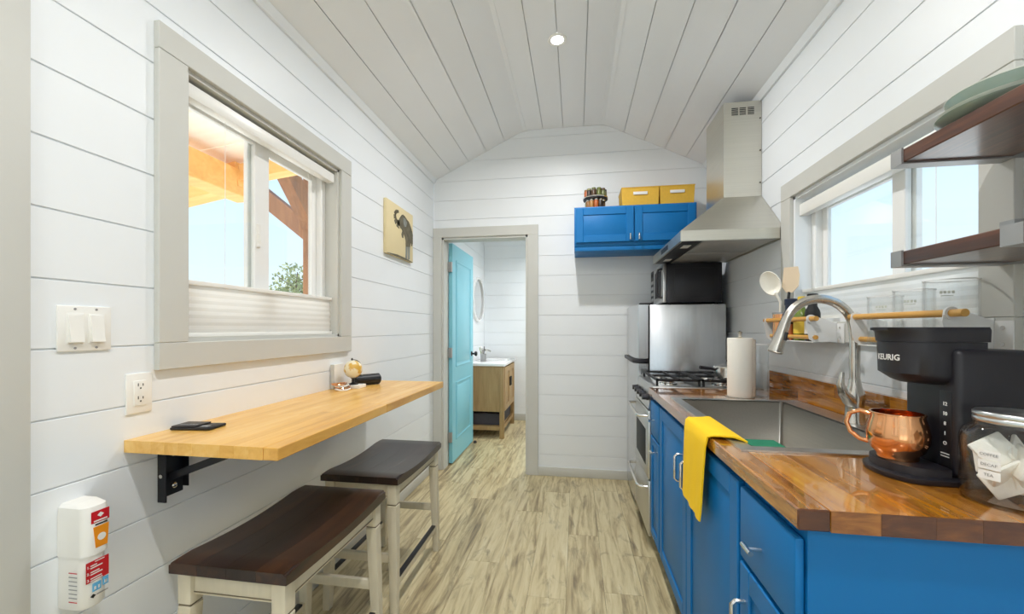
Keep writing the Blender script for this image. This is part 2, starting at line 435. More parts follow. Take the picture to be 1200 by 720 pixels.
for k, (x, z) in enumerate(((XC0, ZC), (XC1, ZC))):                 # strips over the two folds
    s = 1 if k == 0 else -1
    dx, dz = (L - XC0, ZW - ZC) if k == 0 else (R - XC1, ZW - ZC)
    ln = math.hypot(dx, dz); dx, dz = dx / ln * .028, dz / ln * .028
    struct(mk('trim_%d' % (3 + k), prism([(x + dx, z + dz), (x + dx, z + dz - .005), (x, z - .006), (x + s * .026, z - .005), (x + s * .026, z)], 'Y', RE, BK - .001), M['ceil']))

# floor of staggered planks, through the doorway into the bathroom
floor = struct(mk('floor', B(L - .13, R + .13, RE, BATH + .1, -.05, -.004), M['dark']))
PWD, PLN = .178, 1.22
i = 0; x = L - .05
while x < R + .1:
    offs = [0.0, .52, .18, .80, .36, .95, .60][i % 7]
    y = RE - offs
    while y < BATH + .05:
        y0, y1 = max(y, RE), min(y + PLN, BATH + .05)
        if y1 - y0 > .03:
            box('plank', max(x, L - .05) + .0004, min(x + PWD, R + .1) - .0004, y0 + .0004, y1 - .0004, -.006, 0.0, M['floor'], floor, .0007, 1)
        y += PLN
    x += PWD; i += 1

# baseboard, door casing
struct(box('baseboard_back', DOOR[1] + .09, R, BK - .014, BK, 0, .075, M['trim'], None, .003))
struct(box('baseboard_left', L, L + .014, .745, BK, 0, .075, M['trim'], None, .003))
tw = .090
cas = struct(mk('trim_5', B(DOOR[0] - .077, DOOR[0], BK - .016, BK, 0, DOOR[3], .002), M['trim']))
struct(mk('trim_6', B(DOOR[1], DOOR[1] + tw, BK - .016, BK, 0, DOOR[3], .002), M['trim']))
struct(mk('trim_7', B(DOOR[0] - .077, DOOR[1] + tw, BK - .016, BK, DOOR[3], DOOR[3] + .083, .002), M['trim']))
jm = bmesh.new()
B(DOOR[0], DOOR[0] + .018, BK - .004, BK + .125, 0, DOOR[3], bm=jm); B(DOOR[1] - .018, DOOR[1], BK - .004, BK + .125, 0, DOOR[3], bm=jm)
B(DOOR[0], DOOR[1], BK - .004, BK + .125, DOOR[3] - .018, DOOR[3], bm=jm)
struct(mk('trim_8', jm, M['trim']))

# entry casing that closes the left edge of view
struct(box('trim_9', L, L + .020, .575, .744, 0, ZW - .03, M['trim'], None, .003))

# rear wall behind the viewpoint; its wide glazed door is added for daylight
GD = (-.95, .75, 0.0, 2.05)
bmr = holed_slab('Y', RE - .11, RE, (L, R, 0, ZW), [GD]); prism([(L, ZW), (R, ZW), (XC1, ZC), (XC0, ZC)], 'Y', RE - .11, RE, bmr)
struct(mk('wall_rear', bmr, M['wall']))
d2 = bmesh.new()
for a, b, c, d in ((GD[0], GD[0] + .07, 0, 2.05), (GD[1] - .07, GD[1], 0, 2.05), (-.135, -.065, 0, 2.05), (GD[0], GD[1], 1.98, 2.05), (GD[0], GD[1], 0, .09)):
    B(a, b, RE - .08, RE - .03, c, d, bm=d2)
added_rear_door = struct(mk('added_rear_door', d2, M['vinyl']))
for a, b in ((GD[0] + .07, -.135), (-.065, GD[1] - .07)): box('pane', a, b, RE - .058, RE - .052, .09, 1.98, M['glass'], added_rear_door)

# bathroom shell behind the doorway
b0 = BK + .11
wl = struct(mk('wall_bath_left', B(L - .13, L - BT, b0, BATH, 0, 2.42), M['back']))
for a, b in rows(.0175, 0, 2.42): box('board', L - BT, L, b0, BATH, a, b, M['wall'], wl, .0012, 1)
wr_ = struct(mk('wall_bath_right', B(R + BT, R + .13, b0, BATH, 0, 2.42), M['back']))
for a, b in rows(.0175, 0, 2.42): box('board', R, R + BT, b0, BATH, a, b, M['wall'], wr_, .0012, 1)
wf = struct(mk('wall_bath_back', B(L - .13, R + .13, BATH + BT, BATH + .12, 0, 2.42), M['back']))
for a, b in rows(.0084, 0, 2.42): box('board', L, R, BATH, BATH + BT, a, b, M['wall'], wf, .0012, 1)
struct(box('ceiling_bath', L - .13, R + .13, b0, BATH + .12, 2.42, 2.47, M['ceil']))
struct(box('wall_bath_front', L, R, BK + .1105, BK + .118, DOOR[3], 2.42, M['wall']))
struct(box('baseboard_bath', L, R, BATH - .014, BATH, 0, .09, M['trim'], None, .003))

# ------------------------------------------------------------------ windows
def window(name, X, s, Wn, mull, headz, shade_top, near_w, far_w):
    """s: direction from the room to outdoors.  casing, jamb, vinyl frame, two sashes and panes"""
    y0, y1, z0, z1 = Wn
    root = struct(mk(name, bmesh_casing(X, s, Wn, near_w, far_w), M['trim']))
    jb = bmesh.new()
    for a in ((y0 - .001, y0 + .014, z0, z1), (y1 - .014, y1 + .001, z0, z1), (y0, y1, z0 - .001, z0 + .014), (y0, y1, z1 - .014, z1 + .001)):
        B(X - s * .004, X + s * .13, a[0], a[1], a[2], a[3], bm=jb)
    mk('jamb', jb, M['trim'] if s < 0 else M['wall'], root)
    fr = bmesh.new(); Y0, Y1, Z0, Z1 = y0 + .014, y1 - .014, z0 + .014, z1 - .014
    for a in ((Y0, Y0 + .035, Z0, Z1), (Y1 - .035, Y1, Z0, Z1), (Y0 + .035, Y1 - .035, Z0, Z0 + .035), (Y0 + .035, Y1 - .035, Z1 - .035, Z1)):
        B(X + s * .065, X + s * .115, a[0], a[1], a[2], a[3], .003, 1, bm=fr)
    mk('window_frame', fr, M['vinyl'], root)
    for k, (a, b, off) in enumerate(((Y0 + .035, mull[1], .070), (mull[0], Y1 - .035, .094))):
        sb = bmesh.new(); t = .026 if k == 0 else .034
        lo, hi = Z0 + .035, Z1 - .035
        w0, w1 = (t, mull[1] - mull[0] - .012) if k == 0 else (mull[1] - mull[0] - .012, t)
        for q in ((a, a + w0, lo, hi), (b - w1, b, lo, hi), (a + w0, b - w1, lo, lo + t), (a + w0, b - w1, hi - t, hi)):
            B(X + s * off, X + s * (off + .02), q[0], q[1], q[2], q[3], .002, 1, bm=sb)
        sash = mk('sash', sb, M['vinyl'], root)
        box('pane', X + s * (off + .008), X + s * (off + .012), a + w0, b - w1, lo + t, hi - t, M['glass'], sash)
    return root

def bmesh_casing(X, s, Wn, nw, fw):
    y0, y1, z0, z1 = Wn; bm = bmesh.new(); t = .020
    for a in ((y0 - nw, y0, z0, z1), (y1, y1 + fw, z0, z1), (y0 - nw, y1 + fw, z0 - .082, z0), (y0 - nw, y1 + fw, z1, z1 + .082)):
        B(X, X - s * t, a[0], a[1], a[2] + .0004, a[3] - .0004, .002, 1, bm=bm)
    return bm

w1 = window('window_1', L, -1, WIN_L, (1.487, 1.578), 2.04, 1.4, .094, .095)
w2 = window('window_2', R, 1, WIN_R, (1.552, 1.622), 1.82, 1.42, .088, .088)
window('added_window_left', L, -1, WIN_ADDED_L, (-1.29, -1.21), 0, 0, .09, .09)  # this pair stands behind the camera, added for more daylight
window('added_window_right', R, 1, WIN_ADDED_R, (-1.29, -1.21), 0, 0, .09, .09)
lat = B(L - .062, L - .075, 1.506, 1.524, 1.58, 1.68, .005); mk('latch', lat, M['plastic_w'], w1)
lat = B(L - .058, L - .066, 1.510, 1.520, 1.60, 1.64, .003); mk('latch_lever', lat, M['plastic_w'], w1)

def shade(name, label, X, s, y0, y1, zb, zt, hz0, hz1):
    t = thing(name, label, 'window shade', (X + s * .034, (y0 + y1) / 2, zb))
    box('headrail', X + s * .012, X + s * .052, y0 + .003, y1 - .003, hz0, hz1, M['plastic_w'], t, .003)
    n = max(8, round((zt - .016 - zb - .014) / .0125)); pts = []
    for k in range(n + 1):
        z = zb + .014 + (zt - .030 - zb) * k / n
        pts.append((.0335 if k % 2 else .0352, z))
    poly = [(X + s * a, z) for a, z in pts] + [(X + s * (.0690 - a + .0015), z) for a, z in pts[::-1]]
    mk('pleats', prism(poly, 'Y', y0 + .006, y1 - .006), M['blind'], t)
    box('top_rail', X + s * .024, X + s * .048, y0 + .005, y1 - .005, zt - .016, zt, M['plastic_w'], t, .002)
    box('bottom_rail', X + s * .022, X + s * .050, y0 + .005, y1 - .005, zb, zb + .014, M['plastic_w'], t, .002)
    for yy in (y0 + .18, y1 - .18):
        mk('lift_cord', tube([(X + s * .036, yy, zt), (X + s * .036, yy, hz0)], .0011, 5), M['plastic_w'], t)
    return t
shade('pleated_shade', 'white pleated shade lowered to the sill of the window above the wooden table', L, -1, WIN_L[0] + .014, WIN_L[1] - .014, WIN_L[2] + .014, 1.405, 2.005, 2.052)
shade('pleated_shade', 'white pleated shade in the window over the kitchen sink', R, 1, WIN_R[0] + .014, WIN_R[1] - .014, WIN_R[2] + .014, 1.425, 1.772, 1.826)

# ------------------------------------------------------------------ outdoors: porch, ground, tree
gr = mk('ground', prism([(-60, -60), (60, -60), (60, 60), (-60, 60)], 'Z', -.82, -.80), M['ground']); struct(gr)
porch = thing('timber_porch', 'orange and brown timber porch frame under a pale plank roof outside the window', 'porch', (-2.8, 2.6, -.80))
def rz(x): return 2.66 + (x + 1.4) * .10
for k in range(14):                                                   # roof boards across the rafters; unseen rear run added to block sun
    y0 = -2.7 + k * .405
    mk('roof_board', prism([(-1.42, rz(-1.42)), (-2.80, rz(-2.80)), (-2.80, rz(-2.80) + .03), (-1.42, rz(-1.42) + .03)], 'Y', y0, y0 + .399), M['roofwood'], porch)
mk('header_beam', B(-2.72, -2.54, -2.7, 2.92, 2.26, 2.46, .008), M['timber_o'], porch)
for yr in (-2.2, .30, 2.80):
    mk('rafter', bar((-2.545, yr, 2.42), (-4.1, yr, 2.16), .14, .19), M['timber_o'], porch)
    mk('rafter', bar((-2.545, yr, 2.44), (-1.45, yr, 2.56), .10, .12), M['timber_o'], porch)
mk('post', B(-2.73, -2.53, -2.45, -2.25, -.8, 2.26, .008), M['timber_r'], porch)
px_, py_ = -3.23, 4.66
mk('post', B(px_ - .10, px_ + .10, py_ - .10, py_ + .10, -.8, 3.42, .008), M['timber_r'], porch)
mk('brace', bar((px_, py_ - .06, 2.52), (px_, py_ - .78, 3.30), .15, .21), M['timber_r'], porch)
mk('brace', bar((px_ - .05, py_, 2.42), (px_ - 1.20, py_, 3.31), .14, .20), M['timber_r'], porch)
mk('tie_beam', bar((px_, 2.95, 3.36), (px_, 6.4, 3.36), .20, .24), M['timber_r'], porch)
mk('tie_beam', bar((px_ - .11, py_, 3.36), (px_ - 2.2, py_, 3.36), .18, .22), M['timber_r'], porch)

tx, ty = -13.6, 18.1
tree = thing('tree', 'sparse pale green tree far beyond the porch post', 'tree', (tx, ty, -.8))
tb = tube([(tx, ty, -.8), (tx + .05, ty, 1.0), (tx - .05, ty, 2.6), (tx + .1, ty, 4.0)], [.14, .11, .07, .02], 8)
for k in range(9):
    a = k * 2.4; z = 1.2 + k * .28
    tube([(tx, ty, z), (tx + .9 * math.cos(a), ty + .9 * math.sin(a), z + .6)], [.04, .012], 5, tb)
mk('trunk', tb, M['bark'], tree)
lf = bmesh.new()
for k in range(1500):
    a = random.uniform(0, 2 * PI); u = random.uniform(-1, 1); r = random.random() ** .45
    cl = math.sin(3 * a + 4 * u) * .18 + 1
    p = Vector((tx + 1.15 * cl * r * math.sqrt(1 - u * u) * math.cos(a), ty + 1.15 * cl * r * math.sqrt(1 - u * u) * math.sin(a), 2.75 + 1.75 * r * u))
    d1 = Vector((random.gauss(0, 1), random.gauss(0, 1), random.gauss(0, 1))).normalized(); d2_ = d1.orthogonal().normalized()
    s_ = random.uniform(.06, .12)
    v = [lf.verts.new(p + d1 * s_), lf.verts.new(p + d2_ * s_ * .55), lf.verts.new(p - d1 * s_), lf.verts.new(p - d2_ * s_ * .55)]
    lf.faces.new(v)
lo_ = mk('foliage', lf, M['leaf'], tree); lo_['kind'] = 'stuff'

# ------------------------------------------------------------------ lamps
def recessed(x, y, z, label, watt):
    t = thing('recessed_light', label, 'ceiling light', (x, y, z), 'recessed ceiling lights')
    mk('trim_ring', lathe([(.036, 0), (.055, 0), (.055, -.004), (.050, -.007), (.036, -.004)], x, y, z, 28, closed=True), M['plastic_w'], t, 40)
    mk('lens', lathe([(0, -.0025), (.036, -.0025), (.036, -.001), (0, -.001)], x, y, z, 28), M['lens'], t)
    ld = bpy.data.lights.new('lamp_glow', 'AREA'); ld.shape = 'DISK'; ld.size = .075; ld.energy = watt; ld.spread = math.radians(158); ld.color = (1, .985, .97)
    lo = bpy.data.objects.new('lamp_glow', ld); COL.objects.link(lo); lo.parent = t; lo.location = (0, 0, -.012)
recessed(-.108, 2.387, ZC, 'round recessed ceiling light shining above the aisle in front of the bathroom door', LAMP_W)
recessed(-.108, .35, ZC, 'round recessed ceiling light added out of view above the aisle before the counter end', LAMP_W)  # unseen lamp, added to light the room evenly
recessed(-.108, -1.68, ZC, 'round recessed ceiling light added out of view near the added rear door', LAMP_W)  # second added lamp, fills in from behind the camera
recessed(-.10, 4.55, 2.42, 'round recessed ceiling light in the bathroom', LAMP_W * 1.1)

# ================================================================== kitchen run along the right wall
CT, CF, CN, CE = .914, .400, .815, 2.360        # counter top height, front edge, near end, far end
CZ0 = CT - .040
def shaker(parent, name, X, y0, y1, z0, z1, rail=.055, raised=False):
    """frame-and-panel front facing -X: body slab, four rails, bevelled panel"""
    bm = bmesh.new()
    B(X, X + .018, y0, y0 + rail, z0, z1, .003, 1, bm); B(X, X + .018, y1 - rail, y1, z0, z1, .003, 1, bm)
    B(X, X + .018, y0 + rail, y1 - rail, z0, z0 + rail, .003, 1, bm); B(X, X + .018, y0 + rail, y1 - rail, z1 - rail, z1, .003, 1, bm)
    d = mk(name, bm, M['blue'], parent, 35)
    box('door_panel' if name == 'door' else 'drawer_panel', X + .006, X + .016, y0 + rail - .004, y1 - rail + .004, z0 + rail - .004, z1 - rail + .004, M['blue'], d, .004)
    return d
def slab_front(parent, name, X, y0, y1, z0, z1):
    return box(name, X, X + .018, y0, y1, z0, z1, M['blue'], parent, .006)
def pull(parent, X, y, z0, z1):
    """upright bar pull standing off the door"""
    bm = tube([(X, y, z0), (X - .022, y, z0), (X - .030, y, z0 + .008), (X - .030, y, z1 - .008), (X - .022, y, z1), (X, y, z1)], .0055, 10)
    return mk('handle', bm, M['chrome'], parent, 50)
def tknob(parent, X, y, z, half=.022):
    bm = tube([(X, y, z), (X - .030, y, z)], .0045, 8); tube([(X - .030, y - half, z), (X - .030, y + half, z)], .006, 10, bm)
    return mk('knob', bm, M['chrome'], parent, 50)

FX = .408
def carcass(t, y0, y1, top=CZ0):
    box('body', FX + .019, R - .004, y0, y1, .11, top, M['blue'], t, .002, 1)
    box('toe_kick', FX + .075, FX + .090, y0, y1, 0, .11, M['blackmetal'], t)
    box('plinth', FX + .091, R - .004, y0 + .01, y1 - .01, 0, .11, M['dark'], t)
drawer_base = thing('drawer_cabinet', 'blue base cabinet with one drawer over a door at the open end of the counter', 'cabinet', (.7, .97, 0))
carcass(drawer_base, .835, 1.112)
d = slab_front(drawer_base, 'drawer', FX, .842, 1.105, .672, .848); tknob(d, FX, .985, .748)
d = shaker(drawer_base, 'door', FX, .842, 1.105, .118, .660); pull(d, FX, 1.072, .485, .575)
sink_base = thing('sink_cabinet', 'wide blue double-door cabinet under the stainless sink', 'cabinet', (.7, 1.61, 0))
carcass(sink_base, 1.114, 2.116, .66)
box('front_rail', FX + .019, FX + .040, 1.114, 2.116, .66, CZ0, M['blue'], sink_base)
d = shaker(sink_base, 'door', FX, 1.120, 1.606, .118, .852); pull(d, FX, 1.566, .655, .755)
d = shaker(sink_base, 'door', FX, 1.614, 2.104, .118, .852); pull(d, FX, 1.656, .655, .755)
slim = thing('narrow_cabinet', 'narrow blue cabinet with a small drawer and door beside the stove', 'cabinet', (.7, 2.24, 0))
carcass(slim, 2.118, 2.356)
d = slab_front(slim, 'drawer', FX, 2.124, 2.350, .665, .848); tknob(d, FX, 2.237, .757)
d = shaker(slim, 'door', FX, 2.124, 2.350, .118, .655, .045); tknob(d, FX, 2.150, .612)

# countertop of glued staves, with the sink cut-out
SX0, SX1, SY0, SY1 = .437, .985, 1.172, 2.010   # sink outline
counter = thing('countertop', 'glossy varnished butcher block countertop of brown and amber staves', 'countertop', (.71, 1.58, CZ0))
hole = (SX0 + .018, SX1 - .018, SY0 + .018, SY1 - .018)
edges = [CF, .455, .535, .620, .690, .775, .860, .940, R - .003]
for i in range(len(edges) - 1):
    xa, xb = edges[i], edges[i + 1]
    y = CN; first = True
    while y < CE - .01:
        ln = random.uniform(.45, .85); ye = min(CE, y + ln)
        if CE - ye < .2: ye = CE
        for p in subtract((xa, xb, y, ye), [hole]):
            so = box('stave', p[0], p[1], p[2], p[3], CZ0, CT, M['counter'], counter, .0006 if i else .003, 1)
            so.data.materials.append(M['endgrain'])
            for pf in so.data.polygons:
                if abs(pf.normal.y) > .3: pf.material_index = 1
        y = ye
bs = thing('backsplash', 'low brown wood backsplash strip behind the sink and faucet', 'backsplash', (1.016, 1.55, CT))
for k, (z0, z1) in enumerate(((CT, CT + .055), (CT + .055, CT + .108))):
    y = CN + .02
    while y < 2.33:
        ye = min(2.33, y + random.uniform(.22, .42)); ye = 2.33 if 2.33 - ye < .1 else ye
        box('stave', R - .022, R - .001, y, ye, z0 + .0003, z1, M['counter'], bs, .0006, 1); y = ye

# sink
sk = thing('kitchen_sink', 'rectangular stainless drop-in sink set into the wooden counter', 'sink', ((SX0 + SX1) / 2, (SY0 + SY1) / 2, CT))
bi = (SX0 + .040, .902, SY0 + .040, SY1 - .040)
rb = bmesh.new()
for p in subtract((SX0, SX1, SY0, SY1), [bi]): B(p[0], p[1], p[2], p[3], CT + .0003, CT + .0050, bm=rb)
mk('rim', rb, M['rimsteel'], sk)
bb = bmesh.new(); dz = .215; t_ = .002
r_ = .030
def rrect(x0, x1, y0, y1, r, n=5):
    pts = []
    for cx, cy, a in ((x1 - r, y1 - r, 0), (x0 + r, y1 - r, PI / 2), (x0 + r, y0 + r, PI), (x1 - r, y0 + r, 1.5 * PI)):
        pts += [(cx + r * math.cos(a + PI / 2 * k / n), cy + r * math.sin(a + PI / 2 * k / n)) for k in range(n + 1)]
    return pts
def loft(rings, bm=None, cap0=True, cap1=True):
    bm = bm or bmesh.new(); vr = [[bm.verts.new(p) for p in r] for r in rings]; n = len(rings[0])
    for a, b in zip(vr, vr[1:]):
        for k in range(n): bm.faces.new((a[k], a[(k + 1) % n], b[(k + 1) % n], b[k]))
    if cap0: bm.faces.new(vr[0])
    if cap1: bm.faces.new(vr[-1][::-1])
    return bm
def rr(x0, x1, y0, y1, z, r): return [(p[0], p[1], z) for p in rrect(x0, x1, y0, y1, r)]
x0, x1, y0, y1 = bi
bas = loft([rr(x0 - .003, x1 + .003, y0 - .003, y1 + .003, CT + .004, .012), rr(x0 - .003, x1 + .003, y0 - .003, y1 + .003, CT - dz - .006, .012)], cap0=False)
loft([rr(x0, x1, y0, y1, CT + .004, .012), rr(x0, x1, y0, y1, CT - dz + .02, .016), rr(x0 + .02, x1 - .02, y0 + .02, y1 - .02, CT - dz, .02)], bas, cap0=False)
n_ = 24
mk('basin', bas, M['sink'], sk, 50)
mk('drain', lathe([(0, .001), (.030, .001), (.042, .004), (.046, .001)], .69, 1.59, CT - dz + .0005, 24), M['chrome'], sk, 40)

# faucet
fx, fy = .944, 1.562
fc = thing('kitchen_faucet', 'tall brushed nickel gooseneck pull-down faucet behind the sink', 'faucet', (fx, fy, CT + .005))
mk('base', lathe([(.033, 0), (.033, .004), (.028, .014), (.026, .060), (.029, .085), (.027, .105), (.020, .125), (.0165, .150)], fx, fy, CT + .005, 24), M['nickel'], fc, 45)
gr_ = .110; zc = 1.236
pth = [(fx, fy, CT + .14), (fx, fy, 1.12), (fx, fy, 1.20)] + [tuple(p) for p in arc((fx - gr_, fy + .005, zc), gr_, 0, PI * .93, 16, (1, 0, 0), (0, 0, 1))]
mk('spout', tube(pth, .0155, 14), M['nickel'], fc, 50)
e = Vector(pth[-1]); d_ = (Vector(pth[-1]) - Vector(pth[-2])).normalized()
mk('spray_head', tube([e - d_ * .004, e + d_ * .012, e + d_ * .03, e + d_ * .085, e + d_ * .105, e + d_ * .108], [.0165, .0175, .018, .023, .0245, .020], 16), M['nickel'], fc, 45)
pb = e + d_ * .045
mk('spray_button', tube([pb + Vector((.012, -.016, .012)), pb + Vector((.006, -.018, -.016))], .006, 8), M['black'], fc, 50)
mk('lever', tube([(fx, fy, CT + .070), (fx - .026, fy - .010, CT + .088), (fx - .044, fy - .016, CT + .108), (fx - .056, fy - .020, CT + .140), (fx - .050, fy - .020, CT + .180)], [.024, .020, .0155, .012, .006], 12), M['nickel'], fc, 50)

# sponge in the sink, towel over its front edge
sp = thing('sponge', 'green and yellow scrub sponge lying in the sink', 'sponge', (.552, 1.295, CT - .049))
cb = bmesh.new(); tz = CT - .052
for yy in (1.225, 1.26, 1.295, 1.33, 1.365): tube([(.479, yy, CT - .004), (.483, yy, tz), (.60, yy, tz), (.603, yy, tz + .02)], .0022, 6, cb)
for xx, zz in ((.479, CT - .006), (.50, tz), (.603, tz + .02)): tube([(xx, 1.222, zz), (xx, 1.368, zz)], .0026, 6, cb)
mk('wire_tray', cb, M['chrome'], sk, 50)
mk('scrub_pad', B(.505, .598, 1.235, 1.355, CT - .022, CT - .012, .003), M['sponge'], sp)
mk('foam', B(.505, .598, 1.235, 1.355, CT - .0490, CT - .0222, .004), M['spongey'], sp)

def cloth(name, grid, thick, mat, parent=None):
    bm = bmesh.new(); vv = [[bm.verts.new(p) for p in row] for row in grid]
    for a, b in zip(vv, vv[1:]):
        for k in range(len(a) - 1): bm.faces.new((a[k], a[k + 1], b[k + 1], b[k]))
    bmesh.ops.recalc_face_normals(bm, faces=bm.faces)
    bmesh.ops.solidify(bm, geom=bm.faces[:], thickness=thick)
    return mk(name, bm, mat, parent, 60)
tw_path = [(.480, CT + .0095), (.474, CT + .011), (.466, CT + .0122), (.454, CT + .0125), (.42, CT + .0115), (.401, CT + .0105), (.3905, CT + .002), (.387, CT - .03), (.3855, CT - .09), (.384, CT - .16), (.383, CT - .225), (.382, CT - .255)]
g = []
for i, (px, pz) in enumerate(tw_path):
    f = i / (len(tw_path) - 1); row = []
    ya = 1.300 - .060 * max(0, 1 - f * 1.8) + .055 * max(0, f - .45); yb = 1.560 - .02 * f + .03 * max(0, .4 - f)
    for k in range(13):
        u = k / 12; y = ya + (yb - ya) * u
        hang = max(0, f - .5) * 2
        wob = .006 * math.sin(u * 9 + .6) * hang
        z = pz + (.030 * (1 - u) * 0 - .012 * (1 - u)) * max(0, f - .82) / .18
        row.append((px - abs(wob) - .004 * hang, y, z + (.004 * math.sin(u * 5) if f < .5 else 0) * (1 if i in (3, 4) else 0) + (.002 if i in (3, 4) else 0)))
    g.append(row)
tag(cloth('dish_towel', g, .0045, M['yellow']), 'bright yellow towel hanging over the front edge of the sink', 'towel')

# ------------------------------------------------------------------ stove
sv = thing('gas_stove', 'stainless gas stove with black knobs between the counter and the refrigerator', 'stove', (.70, 2.62, 0))
sy0, sy1, sx = 2.368, 2.872, .426
box('body', sx, R - .03, sy0, sy1, .06, .895, M['steel'], sv, .003)
box('kick_plate', sx + .04, R - .05, sy0 + .01, sy1 - .01, 0, .06, M['dark'], sv)
box('cooktop', sx - .004, R - .03, sy0, sy1, .8955, .918, M['steel'], sv, .004)
mk('control_panel', prism([(sx - .026, .790), (sx, .790), (sx, .915), (sx - .006, .915)], 'Y', sy0 + .002, sy1 - .002), M['steel'], sv)
for k in range(5):
    ky = sy0 + .055 + k * (sy1 - sy0 - .11) / 4
    kb = lathe([(.019, 0), (.019, -.010), (.0165, -.012), (.015, -.036), (0, -.037)], sx - .017, ky, .850, 16, axis='X')
    mk('knob', kb, M['black'], sv, 40)
dr = box('oven_door', sx - .028, sx - .002, sy0 + .004, sy1 - .004, .395, .782, M['steel'], sv, .006)
box('oven_glass', sx - .030, sx - .027, sy0 + .08, sy1 - .08, .455, .660, M['dark'], dr, .001)
def bow(parent, X, y0, y1, z, out=.052):
    bm = tube([(X, y0, z), (X - out * .8, y0 + .006, z), (X - out, y0 + .03, z), (X - out, y1 - .03, z), (X - out * .8, y1 - .006, z), (X, y1, z)], .0085, 10)
    return mk('handle', bm, M['chrome'], parent, 50)
bow(dr, sx - .028, sy0 + .03, sy1 - .03, .748)
dw = box('drawer', sx - .026, sx - .002, sy0 + .004, sy1 - .004, .075, .388, M['steel'], sv, .006)
bow(dw, sx - .026, sy0 + .03, sy1 - .03, .345)
for k, (bx, by) in enumerate(((.53, 2.49), (.53, 2.75), (.82, 2.49), (.82, 2.75))):
    b_ = mk('burner', lathe([(.052, 0), (.050, .008), (.034, .010), (.034, .016), (0, .017)], bx, by, .918, 20), M['chrome'], sv, 40)
    mk('burner_cap', lathe([(.030, 0), (.031, .006), (0, .007)], bx, by, .9345, 18), M['castiron'], b_, 40)
for gx0, gx1 in ((.446, .682), (.692, .955)):
    gb = bmesh.new()
    for yy in (sy0 + .03, (sy0 + sy1) / 2, sy1 - .03): B(gx0, gx1, yy - .006, yy + .006, .945, .958, bm=gb)
    for xx in (gx0, (gx0 + gx1) / 2, gx1 - .012): B(xx, xx + .012, sy0 + .024, sy1 - .024, .946, .959, bm=gb)
    for xx in (gx0, gx1 - .012):
        for yy in (sy0 + .03, sy1 - .03): B(xx, xx + .012, yy - .006, yy + .006, .9182, .9455, bm=gb)
    mk('grate', gb, M['castiron'], sv)
kt = thing('saucepan', 'small polished steel saucepan with black handle on the back burner of the stove', 'pan', (.865, 2.52, .960))
mk('pot', lathe([(0, 0), (.075, 0), (.082, .006), (.082, .060), (.078, .060), (.078, .008), (0, .006)], .868, 2.50, .9595, 28), M['chrome'], kt, 40)
mk('lid', lathe([(.083, 0), (.080, .006), (.03, .016), (0, .018)], .868, 2.50, 1.020, 28), M['chrome'], kt, 40)
mk('lid_knob', lathe([(.008, 0), (.008, .010), (.016, .016), (.014, .024), (0, .026)], .868, 2.50, 1.037, 16), M['black'], kt, 40)
mk('handle', tube([(.79, 2.49, 1.005), (.765, 2.485, 1.012), (.70, 2.47, 1.020)], [.007, .008, .010], 8), M['black'], kt, 40)

# ------------------------------------------------------------------ refrigerator, microwave
fr = thing('refrigerator', 'compact stainless top-freezer refrigerator standing against the back wall', 'refrigerator', (.72, 3.16, 0))
ry0, ry1 = 2.893, 3.428
box('body', .497, .985, ry0, ry1, .03, 1.405, M['steel_v'], fr, .004)
box('base_grille', .52, .98, ry0 + .01, ry1 - .01, 0, .03, M['dark'], fr)
box('gasket', .488, .4965, ry0 + .008, ry1 - .008, .05, 1.398, M['dark'], fr)
for z0, z1 in ((1.035, 1.405), (.045, 1.000)):
    dd = bmesh.new()
    prism([(.487, ry0 + .002), (.487, ry1), (.425, ry1), (.405, ry1 - .05), (.399, (ry0 + ry1) / 2), (.405, ry0 + .05), (.425, ry0 + .002)], 'Z', z0, z1, dd)
    bmesh.ops.bevel(dd, geom=[e for e in dd.edges if abs(e.verts[0].co.z - e.verts[1].co.z) < 1e-5], offset=.004, segments=2, affect='EDGES')
    dq = mk('door', dd, M['steel_v'], fr, 40)
    hz = z0 if z0 > 1 else z1
    if z0 > 1: box('grip', .384, .484, ry0 + .004, ry1 - .06, z0 - .030, z0 - .002, M['black'], dq, .006)
box('hinge_cover', .43, .52, ry0 + .01, ry0 + .05, 1.4055, 1.418, M['black'], fr, .004)

mw = thing('microwave', 'black countertop microwave with silver front sitting on top of the refrigerator', 'microwave', (.79, 3.15, 1.406))
my0, my1 = 2.925, 3.395
box('body', .612, .972, my0, my1, 1.418, 1.690, M['black'], mw, .006)
box('side_vent_panel', .664, .925, my0 - .0035, my0 - .0002, 1.452, 1.655, M['black'], mw, .003)
for xx in (.64, .94):
    for yy in (my0 + .03, my1 - .03): mk('foot', lathe([(.012, 0), (.013, .0115), (0, .0115)], xx, yy, 1.4060, 10), M['dark'], mw)
dm = box('door', .590, .6115, my0 + .002, my1 - .125, 1.420, 1.688, M['steel'], mw, .004)
box('door_window', .5885, .5905, my0 + .055, my1 - .19, 1.462, 1.650, M['dark'], dm)
mk('handle', tube([(.590, my0 + .03, 1.655), (.566, my0 + .034, 1.648), (.556, my0 + .036, 1.62), (.554, my0 + .036, 1.555), (.556, my0 + .036, 1.49), (.566, my0 + .034, 1.462), (.590, my0 + .03, 1.455)], .0085, 10), M['black'], dm, 50)
cp = box('control_panel', .592, .6115, my1 - .122, my1 - .002, 1.420, 1.688, M['black'], mw, .003)
for k in range(4): box('button_row', .590, .5925, my1 - .105, my1 - .02, 1.45 + k * .045, 1.475 + k * .045, M['steel'], cp, .001)
box('display', .590, .5925, my1 - .105, my1 - .02, 1.640, 1.668, M['dark'], cp)

